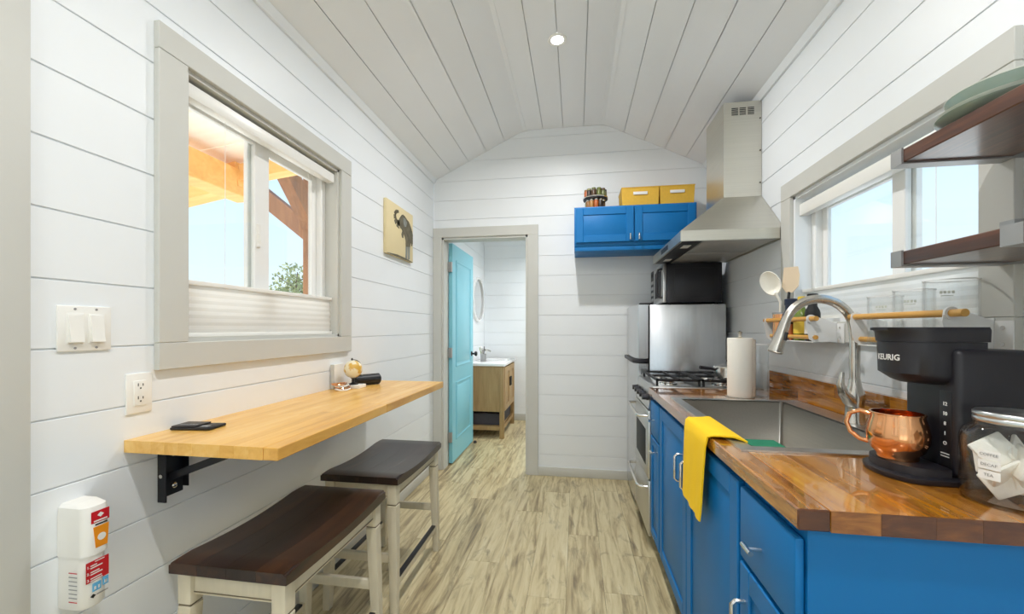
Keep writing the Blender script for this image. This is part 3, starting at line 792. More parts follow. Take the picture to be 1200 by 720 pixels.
# ------------------------------------------------------------------ range hood
hd = thing('range_hood', 'stainless chimney range hood mounted on the wall above the stove', 'range hood', (.80, 2.60, 1.69))
hy0, hy1, hx = 2.216, 2.987, .534
cy0, cy1, cx = 2.466, 2.771, .826
rim = bmesh.new()
for p in subtract((hx, R - .002, hy0, hy1), [(hx + .012, R - .012, hy0 + .012, hy1 - .012)]): B(p[0], p[1], p[2], p[3], 1.694, 1.748, bm=rim)
mk('canopy_rim', rim, M['hood'], hd)
mk('canopy', loft([[(hx, hy0, 1.748), (R - .002, hy0, 1.748), (R - .002, hy1, 1.748), (hx, hy1, 1.748)], [(cx, cy0, 1.985), (R - .002, cy0, 1.985), (R - .002, cy1, 1.985), (cx, cy1, 1.985)]]), M['hood'], hd)
zch = 2.54 + .388 * (R - cx) / (R - XC1)
ch = prism([(cx, 1.985), (R - .002, 1.985), (R - .002, 2.520), (cx, 2.520)], 'Y', cy0, cy1)
chim = mk('chimney', ch, M['hood'], hd)
for k in range(3):
    for j in range(5):
        box('vent_slot', .868 + k * .042, .868 + k * .042 + .034, cy0 - .0012, cy0 + .002, 2.446 + j * .009, 2.4505 + j * .009, M['dark'], chim)
for zz in (2.06, 2.24, 2.42): mk('screw', lathe([(.004, 0), (.004, -.003), (0, -.004)], R - .010, cy0, zz, 8, axis='Y'), M['dark'], chim)
box('underside', hx + .012, R - .012, hy0 + .012, hy1 - .012, 1.700, 1.706, M['hood_under'], hd)
box('control_strip', hx + .013, hx + .115, hy0 + .014, hy1 - .014, 1.6955, 1.6998, M['blackmetal'], hd, .001)
for yy in (hy0 + .16, hy1 - .16): box('hood_light', hx + .045, hx + .085, yy - .04, yy + .04, 1.6935, 1.6953, M['plastic_w'], hd)
for k in range(2): box('filter', hx + .125, R - .03, hy0 + .03 + k * .362, hy0 + .03 + k * .362 + .350, 1.6955, 1.6998, M['hood_under'], hd, .001)
cp2 = box('button_strip', hx - .0025, hx - .0002, (hy0 + hy1) / 2 - .09, (hy0 + hy1) / 2 + .09, 1.708, 1.734, M['black'], hd)

# ------------------------------------------------------------------ blue wall cabinet with the things on top
wc = thing('wall_cabinet', 'blue two-door wall cabinet hung high on the back wall', 'cabinet', (.43, 3.29, 1.83))
wx0, wx1, wy0, wz0, wz1 = -.013, .872, 3.150, 1.832, 2.166
box('body', wx0, wx1, wy0, BK, wz0 + .035, wz1, M['blue'], wc, .002)
box('bottom_skirt', wx0 + .002, wx1 - .002, wy0 + .006, BK - .002, wz0, wz0 + .0348, M['blue'], wc, .002)
def front_y(parent, x0, x1, z0, z1, Y, rail=.055):
    bm = bmesh.new()
    for a in ((x0, x0 + rail, z0, z1), (x1 - rail, x1, z0, z1), (x0 + rail, x1 - rail, z0, z0 + rail), (x0 + rail, x1 - rail, z1 - rail, z1)):
        B(a[0], a[1], Y - .018, Y - .0005, a[2], a[3], .003, 1, bm)
    d = mk('door', bm, M['blue'], parent, 35)
    box('door_panel', x0 + rail - .004, x1 - rail + .004, Y - .012, Y - .002, z0 + rail - .004, z1 - rail + .004, M['blue'], d, .004)
    return d
xm = (wx0 + wx1) / 2
for x0, x1, hx_ in ((wx0 + .012, xm - .004, xm - .032), (xm + .004, wx1 - .012, xm + .032)):
    d = front_y(wc, x0, x1, wz0 + .060, wz1 - .012, wy0)
    mk('handle', tube([(hx_, wy0 - .018, 1.945), (hx_, wy0 - .040, 1.945), (hx_, wy0 - .040, 1.905), (hx_, wy0 - .018, 1.905)], .0055, 8), M['chrome'], d, 50)
for k, (a, b) in enumerate(((.343, .617), (.622, .870))):
    t = thing('storage_bin', ['yellow woven bin with white label beside the spice carousel', 'yellow woven bin with white label at the hood end of the cabinet'][k], 'bin', ((a + b) / 2, 3.28, wz1), 'yellow bins on the wall cabinet')
    bn = bmesh.new()
    r0 = [(a + .006, 3.196), (b - .006, 3.196), (b - .006, 3.40), (a + .006, 3.40)]; r1 = [(a, 3.19), (b, 3.19), (b, 3.405), (a, 3.405)]
    ins = lambda r, q: [(r[0][0] + q, r[0][1] + q), (r[1][0] - q, r[1][1] + q), (r[2][0] - q, r[2][1] - q), (r[3][0] + q, r[3][1] - q)]
    z_ = lambda r, z: [(p[0], p[1], z) for p in r]
    loft([z_(ins(r0, .008), wz1 + .008), z_(ins(r1, .008), wz1 + .140), z_(r1, wz1 + .140), z_(r0, wz1 + .001)], bn)
    mk('basket', bn, M['binyellow'], t)
    rim_ = bmesh.new()
    for p in subtract((a - .002, b + .002, 3.187, 3.408), [(a + .008, b - .008, 3.198, 3.397)]): B(p[0], p[1], p[2], p[3], wz1 + .1403, wz1 + .147, .001, 1, rim_)
    mk('rim', rim_, M['binyellow'], t)
    box('label_plate', (a + b) / 2 - .052, (a + b) / 2 + .052, 3.1845, 3.1885, wz1 + .088, wz1 + .110, M['textw'], t, .001)
cr = thing('spice_carousel', 'black two-tier spice carousel on the wall cabinet', 'spice rack', (.150, 3.27, wz1))
sxx, syy = .150, 3.27
mk('turntable', lathe([(.080, 0), (.082, .006), (.080, .010), (0, .010)], sxx, syy, wz1 + .0005, 24), M['black'], cr, 40)
mk('post', lathe([(.010, 0), (.010, .160), (0, .162)], sxx, syy, wz1 + .011, 10), M['black'], cr, 40)
mk('upper_tray', lathe([(.0, 0), (.094, 0), (.094, .016), (.090, .016), (.090, .004), (0, .004)], sxx, syy, wz1 + .083, 28), M['black'], cr, 40)
mk('tray_rim', lathe([(.0945, 0), (.0975, .001), (.0975, .009), (.0945, .010)], sxx, syy, wz1 + .090, 28, closed=True), M['chrome'], cr, 40)
spice_cols = [S(176, 92, 40), S(96, 104, 50), S(140, 96, 52), S(60, 48, 40), S(110, 116, 74), S(168, 120, 60), S(84, 62, 44), S(150, 150, 110)]
sm = [plain('spice_%d' % k, c, .4, noise=.15, nscale=60) for k, c in enumerate(spice_cols)]
for tier in range(2):
    for k in range(11):
        a = 2 * PI * k / 11 + tier * .3 + .2; rr0 = .0620 if tier == 0 else .0705
        jx, jy = sxx + rr0 * math.cos(a), syy + rr0 * math.sin(a); z0 = wz1 + .0112 if tier == 0 else wz1 + .0878
        t = thing('spice_jar', ['small spice jar with steel lid on the lower tier of the carousel', 'small spice jar on the upper tier of the carousel'][tier], 'spice jar', (jx, jy, z0), ['spice jars on the lower carousel tier', 'spice jars on the upper carousel tier'][tier])
        mk('jar', lathe([(0, 0), (.017, 0), (.018, .004), (.018, .052 if tier == 0 else .056), (.015, .056 if tier == 0 else .060), (0, .056 if tier == 0 else .060)], jx, jy, z0, 10), sm[(k * 3 + tier) % 8], t, 40)
        mk('lid', lathe([(.0165, 0), (.0165, .013), (0, .014)], jx, jy, z0 + (.0562 if tier == 0 else .0602), 10), M['chrome'] if tier == 0 else sm[(k * 5 + 1) % 8], t, 40)

# ================================================================== left side: wall table and stools
TZ, TX0, TX1, TY0, TY1 = .932, L + .001, -.765, .950, 2.285
tb_ = thing('wall_table', 'light maple butcher block table fixed to the left wall on a black bracket', 'table', (-1.0, 1.62, TZ - .035))
nst = 11
for i in range(nst):
    xa = TX0 + (TX1 - TX0) * i / nst; xb = TX0 + (TX1 - TX0) * (i + 1) / nst
    y = TY0
    while y < TY1 - .001:
        ye = min(TY1, y + random.uniform(.35, .7)); ye = TY1 if TY1 - ye < .15 else ye
        box('stave', xa, xb, y, ye, TZ - .034, TZ, M['table'], tb_, .0005 if i < nst - 1 else .002, 1); y = ye
by0, by1 = 1.046, 1.120
brk = mk('bracket', B(L + .0005, L + .004, by0, by1, .728, TZ - .0345, .001), M['blackmetal'], tb_)
mk('bracket_flange', B(L + .0005, L + .030, by0 - .004, by0, .720, TZ - .0345, .001), M['blackmetal'], brk)
mk('bracket_flange', B(L + .0005, L + .022, by1, by1 + .004, .742, TZ - .0345, .001), M['blackmetal'], brk)
mk('bracket_arm', bar((L + .018, (by0 + by1) / 2 - .005, .790), (L + .26, (by0 + by1) / 2 - .005, TZ - .050), .030, .022), M['blackmetal'], brk)
mk('bracket_top_rail', B(L + .004, L + .40, by0 + .012, by1 - .012, TZ - .047, TZ - .0345, .002), M['blackmetal'], brk)
for zz, yy in ((.755, by0 + .045), (.855, by0 + .040)):
    mk('screw', lathe([(.009, 0), (.009, .003), (.005, .006), (0, .006)], L + .004, yy, zz, 12, axis='X'), M['chrome'], brk, 40)
mk('screw', lathe([(.006, 0), (.006, -.004), (0, -.005)], L + .016, by0 - .004, .800, 10, axis='Y'), M['chrome'], brk, 40)

def make_stool(label, x0, x1, y0, y1):
    zt = .608
    t = thing('counter_stool', label, 'stool', ((x0 + x1) / 2, (y0 + y1) / 2, 0), 'counter stools under the wall table')
    # saddle seat of planks, dipping in the middle of its length
    npl = 4
    for k in range(npl):
        xa = x0 + (x1 - x0) * k / npl; xb = x0 + (x1 - x0) * (k + 1) / npl
        prof_t = []; prof_b = []
        for q in range(17):
            u = q / 16; y = y0 + (y1 - y0) * u; dip = .020 * (1 - (2 * u - 1) ** 2) ** 1.2
            edge = .006 if q in (0, 16) else 0
            prof_t.append((y, zt - dip - edge)); prof_b.append((y, zt - .040 - dip * .4 + (.004 if q in (0, 16) else 0)))
        bm = prism(prof_t + prof_b[::-1], 'X', xa + .0003, xb - .0003)
        if k in (0, npl - 1):
            xe = x0 if k == 0 else x1
            ed = [e for e in bm.edges if abs(e.verts[0].co.x - e.verts[1].co.x) < 1e-6 and abs(e.verts[0].co.x - xe) < .002 and min(e.verts[0].co.z, e.verts[1].co.z) > zt - .034]
            bmesh.ops.bevel(bm, geom=ed, offset=.007, segments=3, affect='EDGES')
        mk('seat_plank', bm, M['seat'], t, 35)
    zs = zt - .041; lw = .042
    legs = []
    for sx_ in (0, 1):
        for sy_ in (0, 1):
            cx_ = (x0 + .034) if sx_ == 0 else (x1 - .034); cy_ = (y0 + .034) if sy_ == 0 else (y1 - .034)
            ox, oy = (-.012 if sx_ == 0 else .012), (-.014 if sy_ == 0 else .014)
            def sq(cx, cy, z, w, c=.004): return [(p[0], p[1], z) for p in rrect(cx - w / 2, cx + w / 2, cy - w / 2, cy + w / 2, c, 2)]
            bm = loft([sq(cx_ + ox, cy_ + oy, 0, .032), sq(cx_ + ox * .5, cy_ + oy * .5, .26, .038), sq(cx_, cy_, zs - .094, lw), sq(cx_, cy_, zs - .092, lw - .006), sq(cx_, cy_, zs - .086, lw - .006), sq(cx_, cy_, zs - .084, lw), sq(cx_, cy_, zs - .001, lw)])
            lg = mk('leg', bm, M['cream'], t, 40)
            mk('groove', lathe([(.0262, 0), (.0266, .002), (.0262, .004)], cx_, cy_, zs - .091, 4, closed=False), M['creamline'], lg)
            for v in lg.children[0].data.vertices:      # turn the square ring to the leg's faces, inside the leg
                a = math.atan2(v.co.y, v.co.x) + PI / 4; r = math.hypot(v.co.x, v.co.y); v.co.x, v.co.y = r * math.cos(a), r * math.sin(a)
            mk('foot_pad', B(cx_ + ox - .012, cx_ + ox + .012, cy_ + oy - .012, cy_ + oy + .012, -.0, .0, 0) if False else lathe([(.012, .0), (.012, .002), (0, .002)], cx_ + ox, cy_ + oy, 0.0001, 8), M['dark'], lg)
            legs.append((cx_, cy_))
    xa, xb, ya, yb = x0 + .034, x1 - .034, y0 + .034, y1 - .034
    for yy in (ya, yb):
        ap = box('apron', xa + lw / 2, xb - lw / 2, yy - .009, yy + .009, zs - .062, zs - .001, M['cream'], t, .002)
        box('apron_bead', xa + lw / 2, xb - lw / 2, yy - .0105, yy + .0105, zs - .0555, zs - .053, M['creamline'], ap)
        o = -.007 if yy == ya else .007
        box('end_stretcher', xa + .012, xb - .012, yy + o - .009, yy + o + .009, .225, .262, M['cream'], t, .003)
    for xx in (xa, xb):
        ap = box('apron', xx - .009, xx + .009, ya + lw / 2, yb - lw / 2, zs - .062, zs - .001, M['cream'], t, .002)
        box('apron_bead', xx - .0105, xx + .0105, ya + lw / 2, yb - lw / 2, zs - .0555, zs - .053, M['creamline'], ap)
        o = -.009 if xx == xa else .009
        st = box('footrest', xx + o - .010, xx + o + .010, ya + .008, yb - .008, .118, .152, M['cream'], t, .003)
        box('footrest_strip', xx + o - .0112, xx + o + .0112, ya + .022, yb - .022, .146, .1545, M['blackmetal'], st, .001)
    return t
make_stool('cream stool with dark wood saddle seat under the bracket end of the wall table', -1.102, -.745, .955, 1.515)
make_stool('cream stool with dark wood saddle seat closer to the bathroom door', -1.112, -.752, 1.640, 2.210)

# ------------------------------------------------------------------ on the left wall
sw = thing('light_switch', 'white double rocker light switch plate on the left wall', 'light switch', (L, .858, 1.243))
box('plate', L, L + .006, .800, .916, 1.186, 1.300, M['plastic_w'], sw, .003)
for yy in (.835, .881):
    r0 = box('rocker_frame', L + .0055, L + .0075, yy - .018, yy + .018, 1.205, 1.281, M['plastic_w'], sw, .001)
    mk('rocker', prism([(L + .0076, 1.209), (L + .0076, 1.277), (L + .0095, 1.277), (L + .0125, 1.243), (L + .016, 1.209)], 'Y', yy - .0145, yy + .0145), M['plastic_w'], r0)
    for zz in (1.194, 1.292): mk('screw', lathe([(.003, 0), (.003, .001), (0, .0012)], L + .006, yy, zz, 8, axis='X'), M['greyprint'], sw)
ou = thing('wall_outlet', 'white duplex wall outlet below the window corner', 'outlet', (L, .988, 1.058))
box('plate', L, L + .006, .953, 1.023, 1.001, 1.115, M['plastic_w'], ou, .003)
rc = box('receptacle', L + .0055, L + .009, .971, 1.005, 1.022, 1.094, M['plastic_w'], ou, .002)
for zz in (1.078, 1.041):
    for dy, h in ((-.0065, .0085), (.0065, .007)): box('slot', L + .0088, L + .0093, .988 + dy - .0012, .988 + dy + .0012, zz, zz + h, M['dark'], rc)
    mk('slot', lathe([(.0024, 0), (.0024, .0004), (0, .0004)], L + .0089, .988, zz - .006, 8, axis='X'), M['dark'], rc)

# dispenser: tapered upper lid over a rounded lower body, printed labels
dp = thing('wall_dispenser', 'white wall dispenser with red and orange instruction labels low on the left wall', 'dispenser', (L, .868, .56))
def dy_(y): return .803 + (y - .812) * (.058 / .106)
def dring(y0, y1, dep, z, r=.03):
    y0, y1 = dy_(y0), dy_(y1); r = min(r, .024)
    pts = [(L + .001, y0, z)]
    for k in range(7): a = PI + (PI / 2) * k / 6; pts.append((L + dep - r - r * math.sin(a) * 1.0, y0 + r + r * math.cos(a), z))
    for k in range(7): a = 1.5 * PI + (PI / 2) * k / 6; pts.append((L + dep - r - r * math.sin(a), y1 - r + r * math.cos(a), z))
    pts.append((L + .001, y1, z)); return pts
mk('body', loft([dring(.818, .914, .074, .562), dring(.814, .916, .078, .568), dring(.816, .914, .078, .690)]), M['plastic_w'], dp, 40)
mk('lid', loft([dring(.812, .918, .082, .6905, .02), dring(.812, .918, .082, .790, .02), dring(.814, .916, .078, .808, .02), dring(.828, .912, .050, .816, .012)]), M['plastic_w'], dp, 40)
box('seal_slot', L + .055, L + .060, dy_(.848), dy_(.868), .8085, .8125, M['greyprint'], dp)
def ly(y): return .8075 + (y - .842) * (.0485 / .058)
# labels lie on the flat front faces
def flat(name, y0, y1, z0, z1, X, mat, par): return box(name, X, X + .0006, ly(y0), ly(y1), z0, z1, mat, par)
Xl = L + .0822; Xb = L + .0782
lab = flat('label', .852, .898, .768, .796, Xl - .0002, M['red'], dp)
flat('label_text', .858, .892, .7705, .7735, Xl + .0006, M['textw'], lab)
mk('label_mark', place(prism([(-.007, 0), (0, .006), (.007, 0), (0, -.006)], 'Z', 0, .0006), (Xl + .0004, ly(.875), .785), (0, 1, 0), (0, 0, 1)), M['textw'], lab)
flat('label_text', .862, .892, .7610, .7645, Xl, M['dark'], dp)
lab = mk('label', prism([(ly(.857), .758), (ly(.897), .758), (ly(.893), .706), (ly(.863), .706)], 'X', Xl - .0002, Xl + .0006), M['orange'], dp)
mk('label_mark', place(lathe([(0, 0), (.009, 0), (.009, .0005), (0, .0005)], 0, 0, 0, 16), (Xl + .0006, ly(.878), .730), (0, 1, 0), (0, 0, 1)), M['textw'], lab)
lab = flat('label', .842, .900, .626, .676, Xb, M['red'], dp)
for k in range(3):
    zz = .664 - k * .0155
    nb = place(text_bm('%d.' % (k + 1), .009), (Xb + .0010, ly(.8475), zz), (0, 1, 0), (0, 0, 1)); mk('label_text', nb, M['textw'], lab)
    for j, w_ in enumerate((.016 + .006 * k, .030)):
        flat('label_text', .853, .853 + w_, zz - .0055 * j, zz - .0055 * j + .0026, Xb + .0006, M['textw'], lab)
flat('label_text', .864, .888, .6715, .6735, Xb + .0006, M['textw'], lab)
for a, b, c, d in ((.858, .880, .600, .620), (.884, .899, .604, .624)):
    lab = flat('label', a, b, c, d, Xb, M['lblue'], dp)
    flat('label_mark', a + .004, a + .009, c + .004, c + .012, Xb + .0006, M['textw'], lab); flat('label_mark', b - .008, b - .004, c + .004, c + .012, Xb + .0006, M['textw'], lab)
mk('label', place(prism([(-.006, 0), (0, .005), (.006, 0), (0, -.005)], 'Z', 0, .0006), (Xb, ly(.860), .590), (0, 1, 0), (0, 0, 1)), M['dark'], dp)
flat('label_text', .869, .898, .5885, .5915, Xb, M['greyprint'], dp)
for k in range(8): box('label_text', L + .034, L + .058, .8033, .8039, .582 + k * .010, .584 + k * .010, M['red'] if k in (0, 7) else M['greyprint'], dp)

# canvas with the painted elephant
cv = thing('wall_art', 'small cream canvas painted with an elephant raising its trunk', 'painting', (L, 2.71, 1.74))
ay0, ay1, az0, az1 = 2.492, 2.928, 1.738, 2.096
box('canvas', L + .001, L + .022, ay0, ay1, az0, az1, M['canvas'], cv, .002)
def eu(px, py):
    u = (px - 155) / 250; top = 105 + 130 * u; bot = 615 + 75 * u
    return (ay0 + (ay1 - ay0) * u, az1 - (az1 - az0) * (py - top) / (bot - top))
def paint(name, pts, mat, lift=.0): return mk(name, prism([eu(*p) for p in pts], 'X', L + .0222 + lift, L + .0228 + lift), mat, cv)
tr = [eu(*p) for p in ((262, 214), (238, 218), (226, 246), (230, 286), (242, 322), (268, 340))]
bt = bmesh.new()
for (p, q, r1, r2) in [(tr[k], tr[k + 1], .009 + .004 * k, .013 + .004 * k) for k in range(5)]:
    pv, qv = Vector(p), Vector(q); n = (qv - pv).normalized(); n = Vector((-n.y, n.x))
    prism([tuple(pv + n * r1), tuple(qv + n * r2), tuple(qv - n * r2), tuple(pv - n * r1)], 'X', L + .0222, L + .0228, bt)
mk('painted_trunk', bt, M['eleph'], cv)
paint('painted_body', [(262, 352), (250, 326), (260, 296), (274, 266), (290, 242), (302, 236), (322, 252), (342, 280), (362, 300), (380, 340), (396, 385), (404, 420), (404, 505), (392, 520), (382, 500), (374, 540), (330, 540), (328, 482), (320, 450), (309, 420), (306, 462), (292, 456), (287, 425), (296, 392), (286, 374), (270, 368)], M['eleph'])
paint('painted_ear', [(304, 262), (326, 276), (342, 312), (334, 348), (316, 354), (306, 322)], M['eleph2'], .0007)
paint('painted_tusk', [(258, 350), (266, 350), (284, 384), (280, 388)], M['canvas'], .0007)
paint('painted_leg', [(329, 536), (350, 536), (347, 600), (346, 664), (326, 653), (328, 600)], M['eleph2'])
paint('painted_leg', [(352, 536), (374, 536), (371, 600), (372, 655), (353, 668), (352, 600)], M['eleph2'])
paint('painted_tail', [(386, 515), (392, 516), (400, 500), (403, 505), (396, 530), (390, 530)], M['eleph'])
paint('painted_ground', [(160, 612), (250, 622), (330, 650), (400, 684), (400, 690), (300, 660), (160, 618)], M['eleph'], .0)

# ------------------------------------------------------------------ things on the wall table
nb_ = thing('remote_case', 'flat black folding case lying on the near end of the wall table', 'case', (-1.17, 1.10, TZ))
def rotz(bm, c, a):
    bmesh.ops.rotate(bm, verts=bm.verts, cent=c, matrix=Matrix.Rotation(a, 3, 'Z')); return bm
cN = (-1.165, 1.105, TZ)
mk('cover', rotz(B(-1.228, -1.102, 1.070, 1.140, TZ + .0005, TZ + .009, .003), cN, .12), M['blackmetal'], nb_, 40)
mk('flap', rotz(B(-1.226, -1.150, 1.073, 1.138, TZ + .0092, TZ + .013, .002), cN, .12), M['black'], nb_, 40)
mk('grey_label', rotz(B(-1.146, -1.120, 1.085, 1.100, TZ + .0091, TZ + .0096), cN, .12), M['greyprint'], nb_)
for k in range(6): mk('key', rotz(B(-1.215 + k * .010, -1.208 + k * .010, 1.09, 1.096, TZ + .0131, TZ + .0140), cN, .12), M['greyprint'], nb_)
bd = thing('white_board', 'thin white panel leaning on the wall behind the little globe', 'board', (-1.225, 1.965, TZ))
mk('panel', B(-1.238, -1.222, 1.918, 2.010, TZ + .0005, TZ + .125, .002), M['plastic_w'], bd)
mk('panel_edge', B(-1.2385, -1.2215, 1.910, 1.9178, TZ + .0005, TZ + .125, .001), M['trim'], bd)
bx_ = tag(box('white_box', -1.168, -1.098, 1.940, 2.010, TZ + .0005, TZ + .018, M['plastic_w'], None, .002), 'small flat white box under the black pouch on the wall table', 'box')
bx_.name = 'flat_box'
po = thing('speaker', 'black fabric cylinder speaker lying beside the little globe', 'speaker', (-1.14, 2.06, TZ))
cyl = lathe([(0, -.075), (.022, -.075), (.030, -.068), (.030, .068), (.022, .075), (0, .075)], 0, 0, 0, 20, axis='Y')
bmesh.ops.rotate(cyl, verts=cyl.verts, cent=(0, 0, 0), matrix=Matrix.Rotation(-.65, 3, 'Z')); bmesh.ops.translate(cyl, verts=cyl.verts, vec=(-1.135, 2.085, TZ + .0305))
mk('fabric_body', cyl, M['blackmetal'], po, 40)
mk('button', B(-1.150, -1.138, 2.04, 2.046, TZ + .058, TZ + .0612), M['greyprint'], po)
gx, gy = -1.150, 1.972
gl = thing('desk_globe', 'small cream and gold globe on a black stand on the wall table', 'globe', (gx, gy, TZ + .018))
mk('stand', lathe([(.026, 0), (.026, .004), (.008, .010), (.007, .030), (.014, .034), (0, .036)], gx, gy, TZ + .0185, 20), M['blackmetal'], gl, 40)
mglobe = plain('globe_map', S(232, 216, 158), .35, coat=.5)
tn = mglobe.node_tree; rmp = tn.nodes.new('ShaderNodeValToRGB'); rmp.color_ramp.elements[0].position = .48; rmp.color_ramp.elements[0].color = S(238, 230, 200)
rmp.color_ramp.elements[1].position = .56; rmp.color_ramp.elements[1].color = S(214, 172, 70)
nn = tn.nodes.new('ShaderNodeTexNoise'); nn.inputs['Scale'].default_value = 26; tcg = tn.nodes.new('ShaderNodeTexCoord')
tn.links.new(tcg.outputs['Object'], nn.inputs['Vector']); tn.links.new(nn.outputs['Fac'], rmp.inputs[0]); tn.links.new(rmp.outputs[0], tn.nodes['Principled BSDF'].inputs['Base Color'])
mk('ball', lathe([(.046 * math.sin(PI * k / 18), -.046 * math.cos(PI * k / 18)) for k in range(19)], gx, gy, TZ + .098, 28), mglobe, gl, 80)
mk('finial', lathe([(.004, 0), (.005, .006), (.003, .012), (0, .013)], gx - .006, gy, TZ + .1435, 10), M['blackmetal'], gl, 40)
mk('meridian', tube(arc((gx, gy, TZ + .098), .049, -PI * .5, PI * .5, 18, (.5, .86, 0), (0, 0, 1)), .0018, 6), M['blackmetal'], gl, 50)
co = thing('trinket_stack', 'low pile of white and copper bands beside the little globe', 'trinkets', (-1.165, 1.88, TZ))
for k in range(4):
    a = k * .9; cc = Vector((-1.168 + .012 * math.cos(a), 1.885 + .012 * math.sin(a), TZ + .006 + k * .0085))
    mk('band', tube([cc + Vector((.034 * math.cos(2 * PI * q / 20), .034 * math.sin(2 * PI * q / 20), .002 * math.sin(4 * PI * q / 20))) for q in range(21)], .0042, 6), M['copper'] if k % 2 else M['plastic_w'], co, 50)

# ================================================================== bathroom: door, vanity, mirror
door = struct(mk('door_1', B(-1.1465, -1.1115, BK + .135, BK + .885, .012, 2.018, .002), M['teal']))
dY0, dY1, dX = BK + .135, BK + .885, -1.1115
for z0, z1 in ((.20, .74), (.88, 1.88)):
    bmf = bmesh.new()
    for q in subtract((dY0 + .11, dY1 - .11, z0, z1), [(dY0 + .128, dY1 - .128, z0 + .018, z1 - .018)]): B(dX - .0005, dX + .005, q[0], q[1], q[2], q[3], .002, 1, bmf)
    mk('panel_moulding', bmf, M['teal'], door, 35)
    box('door_panel', dX - .0003, dX + .0022, dY0 + .150, dY1 - .150, z0 + .04, z1 - .04, M['teal'], door, .001)
for zz in (.25, 1.02, 1.80): mk('hinge', B(-1.150, -1.112, BK + .112, BK + .1345, zz - .045, zz + .045, .001), M['strap'], door)
hb = lathe([(.026, 0), (.026, .006), (.010, .010), (.010, .034), (.024, .040), (.027, .052), (.020, .062), (0, .064)], dX, dY1 - .07, .97, 18, axis='X')
mk('door_knob', hb, M['blackmetal'], door, 40)
mk('door_stop', lathe([(.018, 0), (.020, .010), (.012, .022), (0, .024)], dX + .03, dY1 - .03, .0005, 12), M['blackmetal'], door)

vx0, vx1, vy0, vy1, vz = L + .004, -.800, 4.495, 5.285, .845
va = thing('bathroom_vanity', 'oak bathroom vanity with open lower shelf seen through the doorway', 'vanity', ((vx0 + vx1) / 2, (vy0 + vy1) / 2, 0))
for xx in (vx0, vx1 - .05):
    for yy in (vy0, vy1 - .05): box('leg', xx, xx + .05, yy, yy + .05, 0, vz - .03, M['oak'], va, .002)
box('side_panel', vx0 + .05, vx1 - .05, vy0 + .008, vy0 + .026, .30, vz - .03, M['oak'], va)
box('side_panel', vx0 + .05, vx1 - .05, vy1 - .026, vy1 - .008, .30, vz - .03, M['oak'], va)
box('back_panel', vx0, vx0 + .012, vy0 + .05, vy1 - .05, .30, vz - .03, M['oak'], va)
box('floor_panel', vx0 + .012, vx1 - .02, vy0 + .03, vy1 - .03, .30, .318, M['oak'], va)
for k in range(2):
    a, b = (vy0 + .055, (vy0 + vy1) / 2 - .003) if k == 0 else ((vy0 + vy1) / 2 + .003, vy1 - .055)
    d = box('door', vx1 - .022, vx1 - .002, a, b, .305, vz - .05, M['oak'], va, .002)
    bmf = bmesh.new()
    for q in subtract((a, b, .305, vz - .05), [(a + .06, b - .06, .365, vz - .11)]): B(vx1 - .0018, vx1 + .006, q[0], q[1], q[2], q[3], .001, 1, bmf)
    mk('door_frame', bmf, M['oak'], d)
    box('handle', vx1 + .006, vx1 + .022, (b - .04) if k == 0 else (a + .028), (b - .028) if k == 0 else (a + .04), .55, .66, M['blackmetal'], d, .003)
for k in range(9): box('shelf_slat', vx0 + .02, vx1 - .02, vy0 + .06 + k * .075, vy0 + .06 + k * .075 + .062, .118, .134, M['oak'], va)
for yy in (vy0 + .012, vy1 - .032): box('shelf_rail', vx0 + .05, vx1 - .05, yy, yy + .02, .090, .134, M['oak'], va)
box('shelf_rail', vx1 - .032, vx1 - .012, vy0 + .05, vy1 - .05, .090, .134, M['oak'], va)
box('top_rail', vx1 - .045, vx1 - .024, vy0 + .05, vy1 - .05, vz - .075, vz - .03, M['oak'], va)
vt = box('vanity_top', vx0 - .002, vx1 + .012, vy0 - .012, vy1 + .012, vz - .030, vz, M['ceramic'], va, .004)
mk('wash_basin', loft([rr(vx0 + .10, vx1 - .05, vy0 + .34, vy1 - .08, vz + .0005, .05), rr(vx0 + .10, vx1 - .05, vy0 + .34, vy1 - .08, vz + .006, .05), rr(vx0 + .112, vx1 - .062, vy0 + .352, vy1 - .092, vz + .006, .045), rr(vx0 + .13, vx1 - .08, vy0 + .37, vy1 - .11, vz + .002, .04)]), M['ceramic'], vt, 40)
bk = thing('storage_basket', 'dark woven basket on the lower shelf of the bathroom vanity', 'basket', (-1.02, 4.86, .135))
mk('basket_body', loft([rr(-1.205, -.842, 4.565, 5.21, .136, .02), rr(-1.212, -.836, 4.558, 5.216, .262, .02), rr(-1.200, -.848, 4.570, 5.204, .262, .02), rr(-1.195, -.852, 4.575, 5.20, .146, .02)]), M['slate'], bk, 40)
mk('basket_rim', tube([(p[0], p[1], .264) for p in rrect(-1.209, -.839, 4.561, 5.213, .02)] + [(rrect(-1.209, -.839, 4.561, 5.213, .02)[0][0], rrect(-1.209, -.839, 4.561, 5.213, .02)[0][1], .264)], .006, 6), M['slate'], bk, 50)
vf = thing('basin_faucet', 'small dark nickel basin faucet on the bathroom vanity', 'faucet', (-1.16, 5.02, vz))
mk('faucet_body', tube([(-1.17, 5.02, vz + .001), (-1.17, 5.02, vz + .10), (-1.16, 5.02, vz + .125), (-1.10, 5.02, vz + .12), (-1.06, 5.02, vz + .105)], [.022, .018, .016, .013, .011], 12), M['nickel'], vf, 50)
mk('faucet_handle', tube([(-1.17, 5.02, vz + .125), (-1.19, 5.03, vz + .165)], [.010, .006], 8), M['nickel'], vf, 50)
cup = thing('toothbrush_cup', 'grey cup holding brushes on the near corner of the bathroom vanity', 'cup', (-1.10, 4.775, vz))
mk('cup_body', lathe([(0, .001), (.034, .001), (.037, .09), (.034, .09), (.031, .005), (0, .005)], -1.100, 4.775, vz, 20), M['strap'], cup, 40)
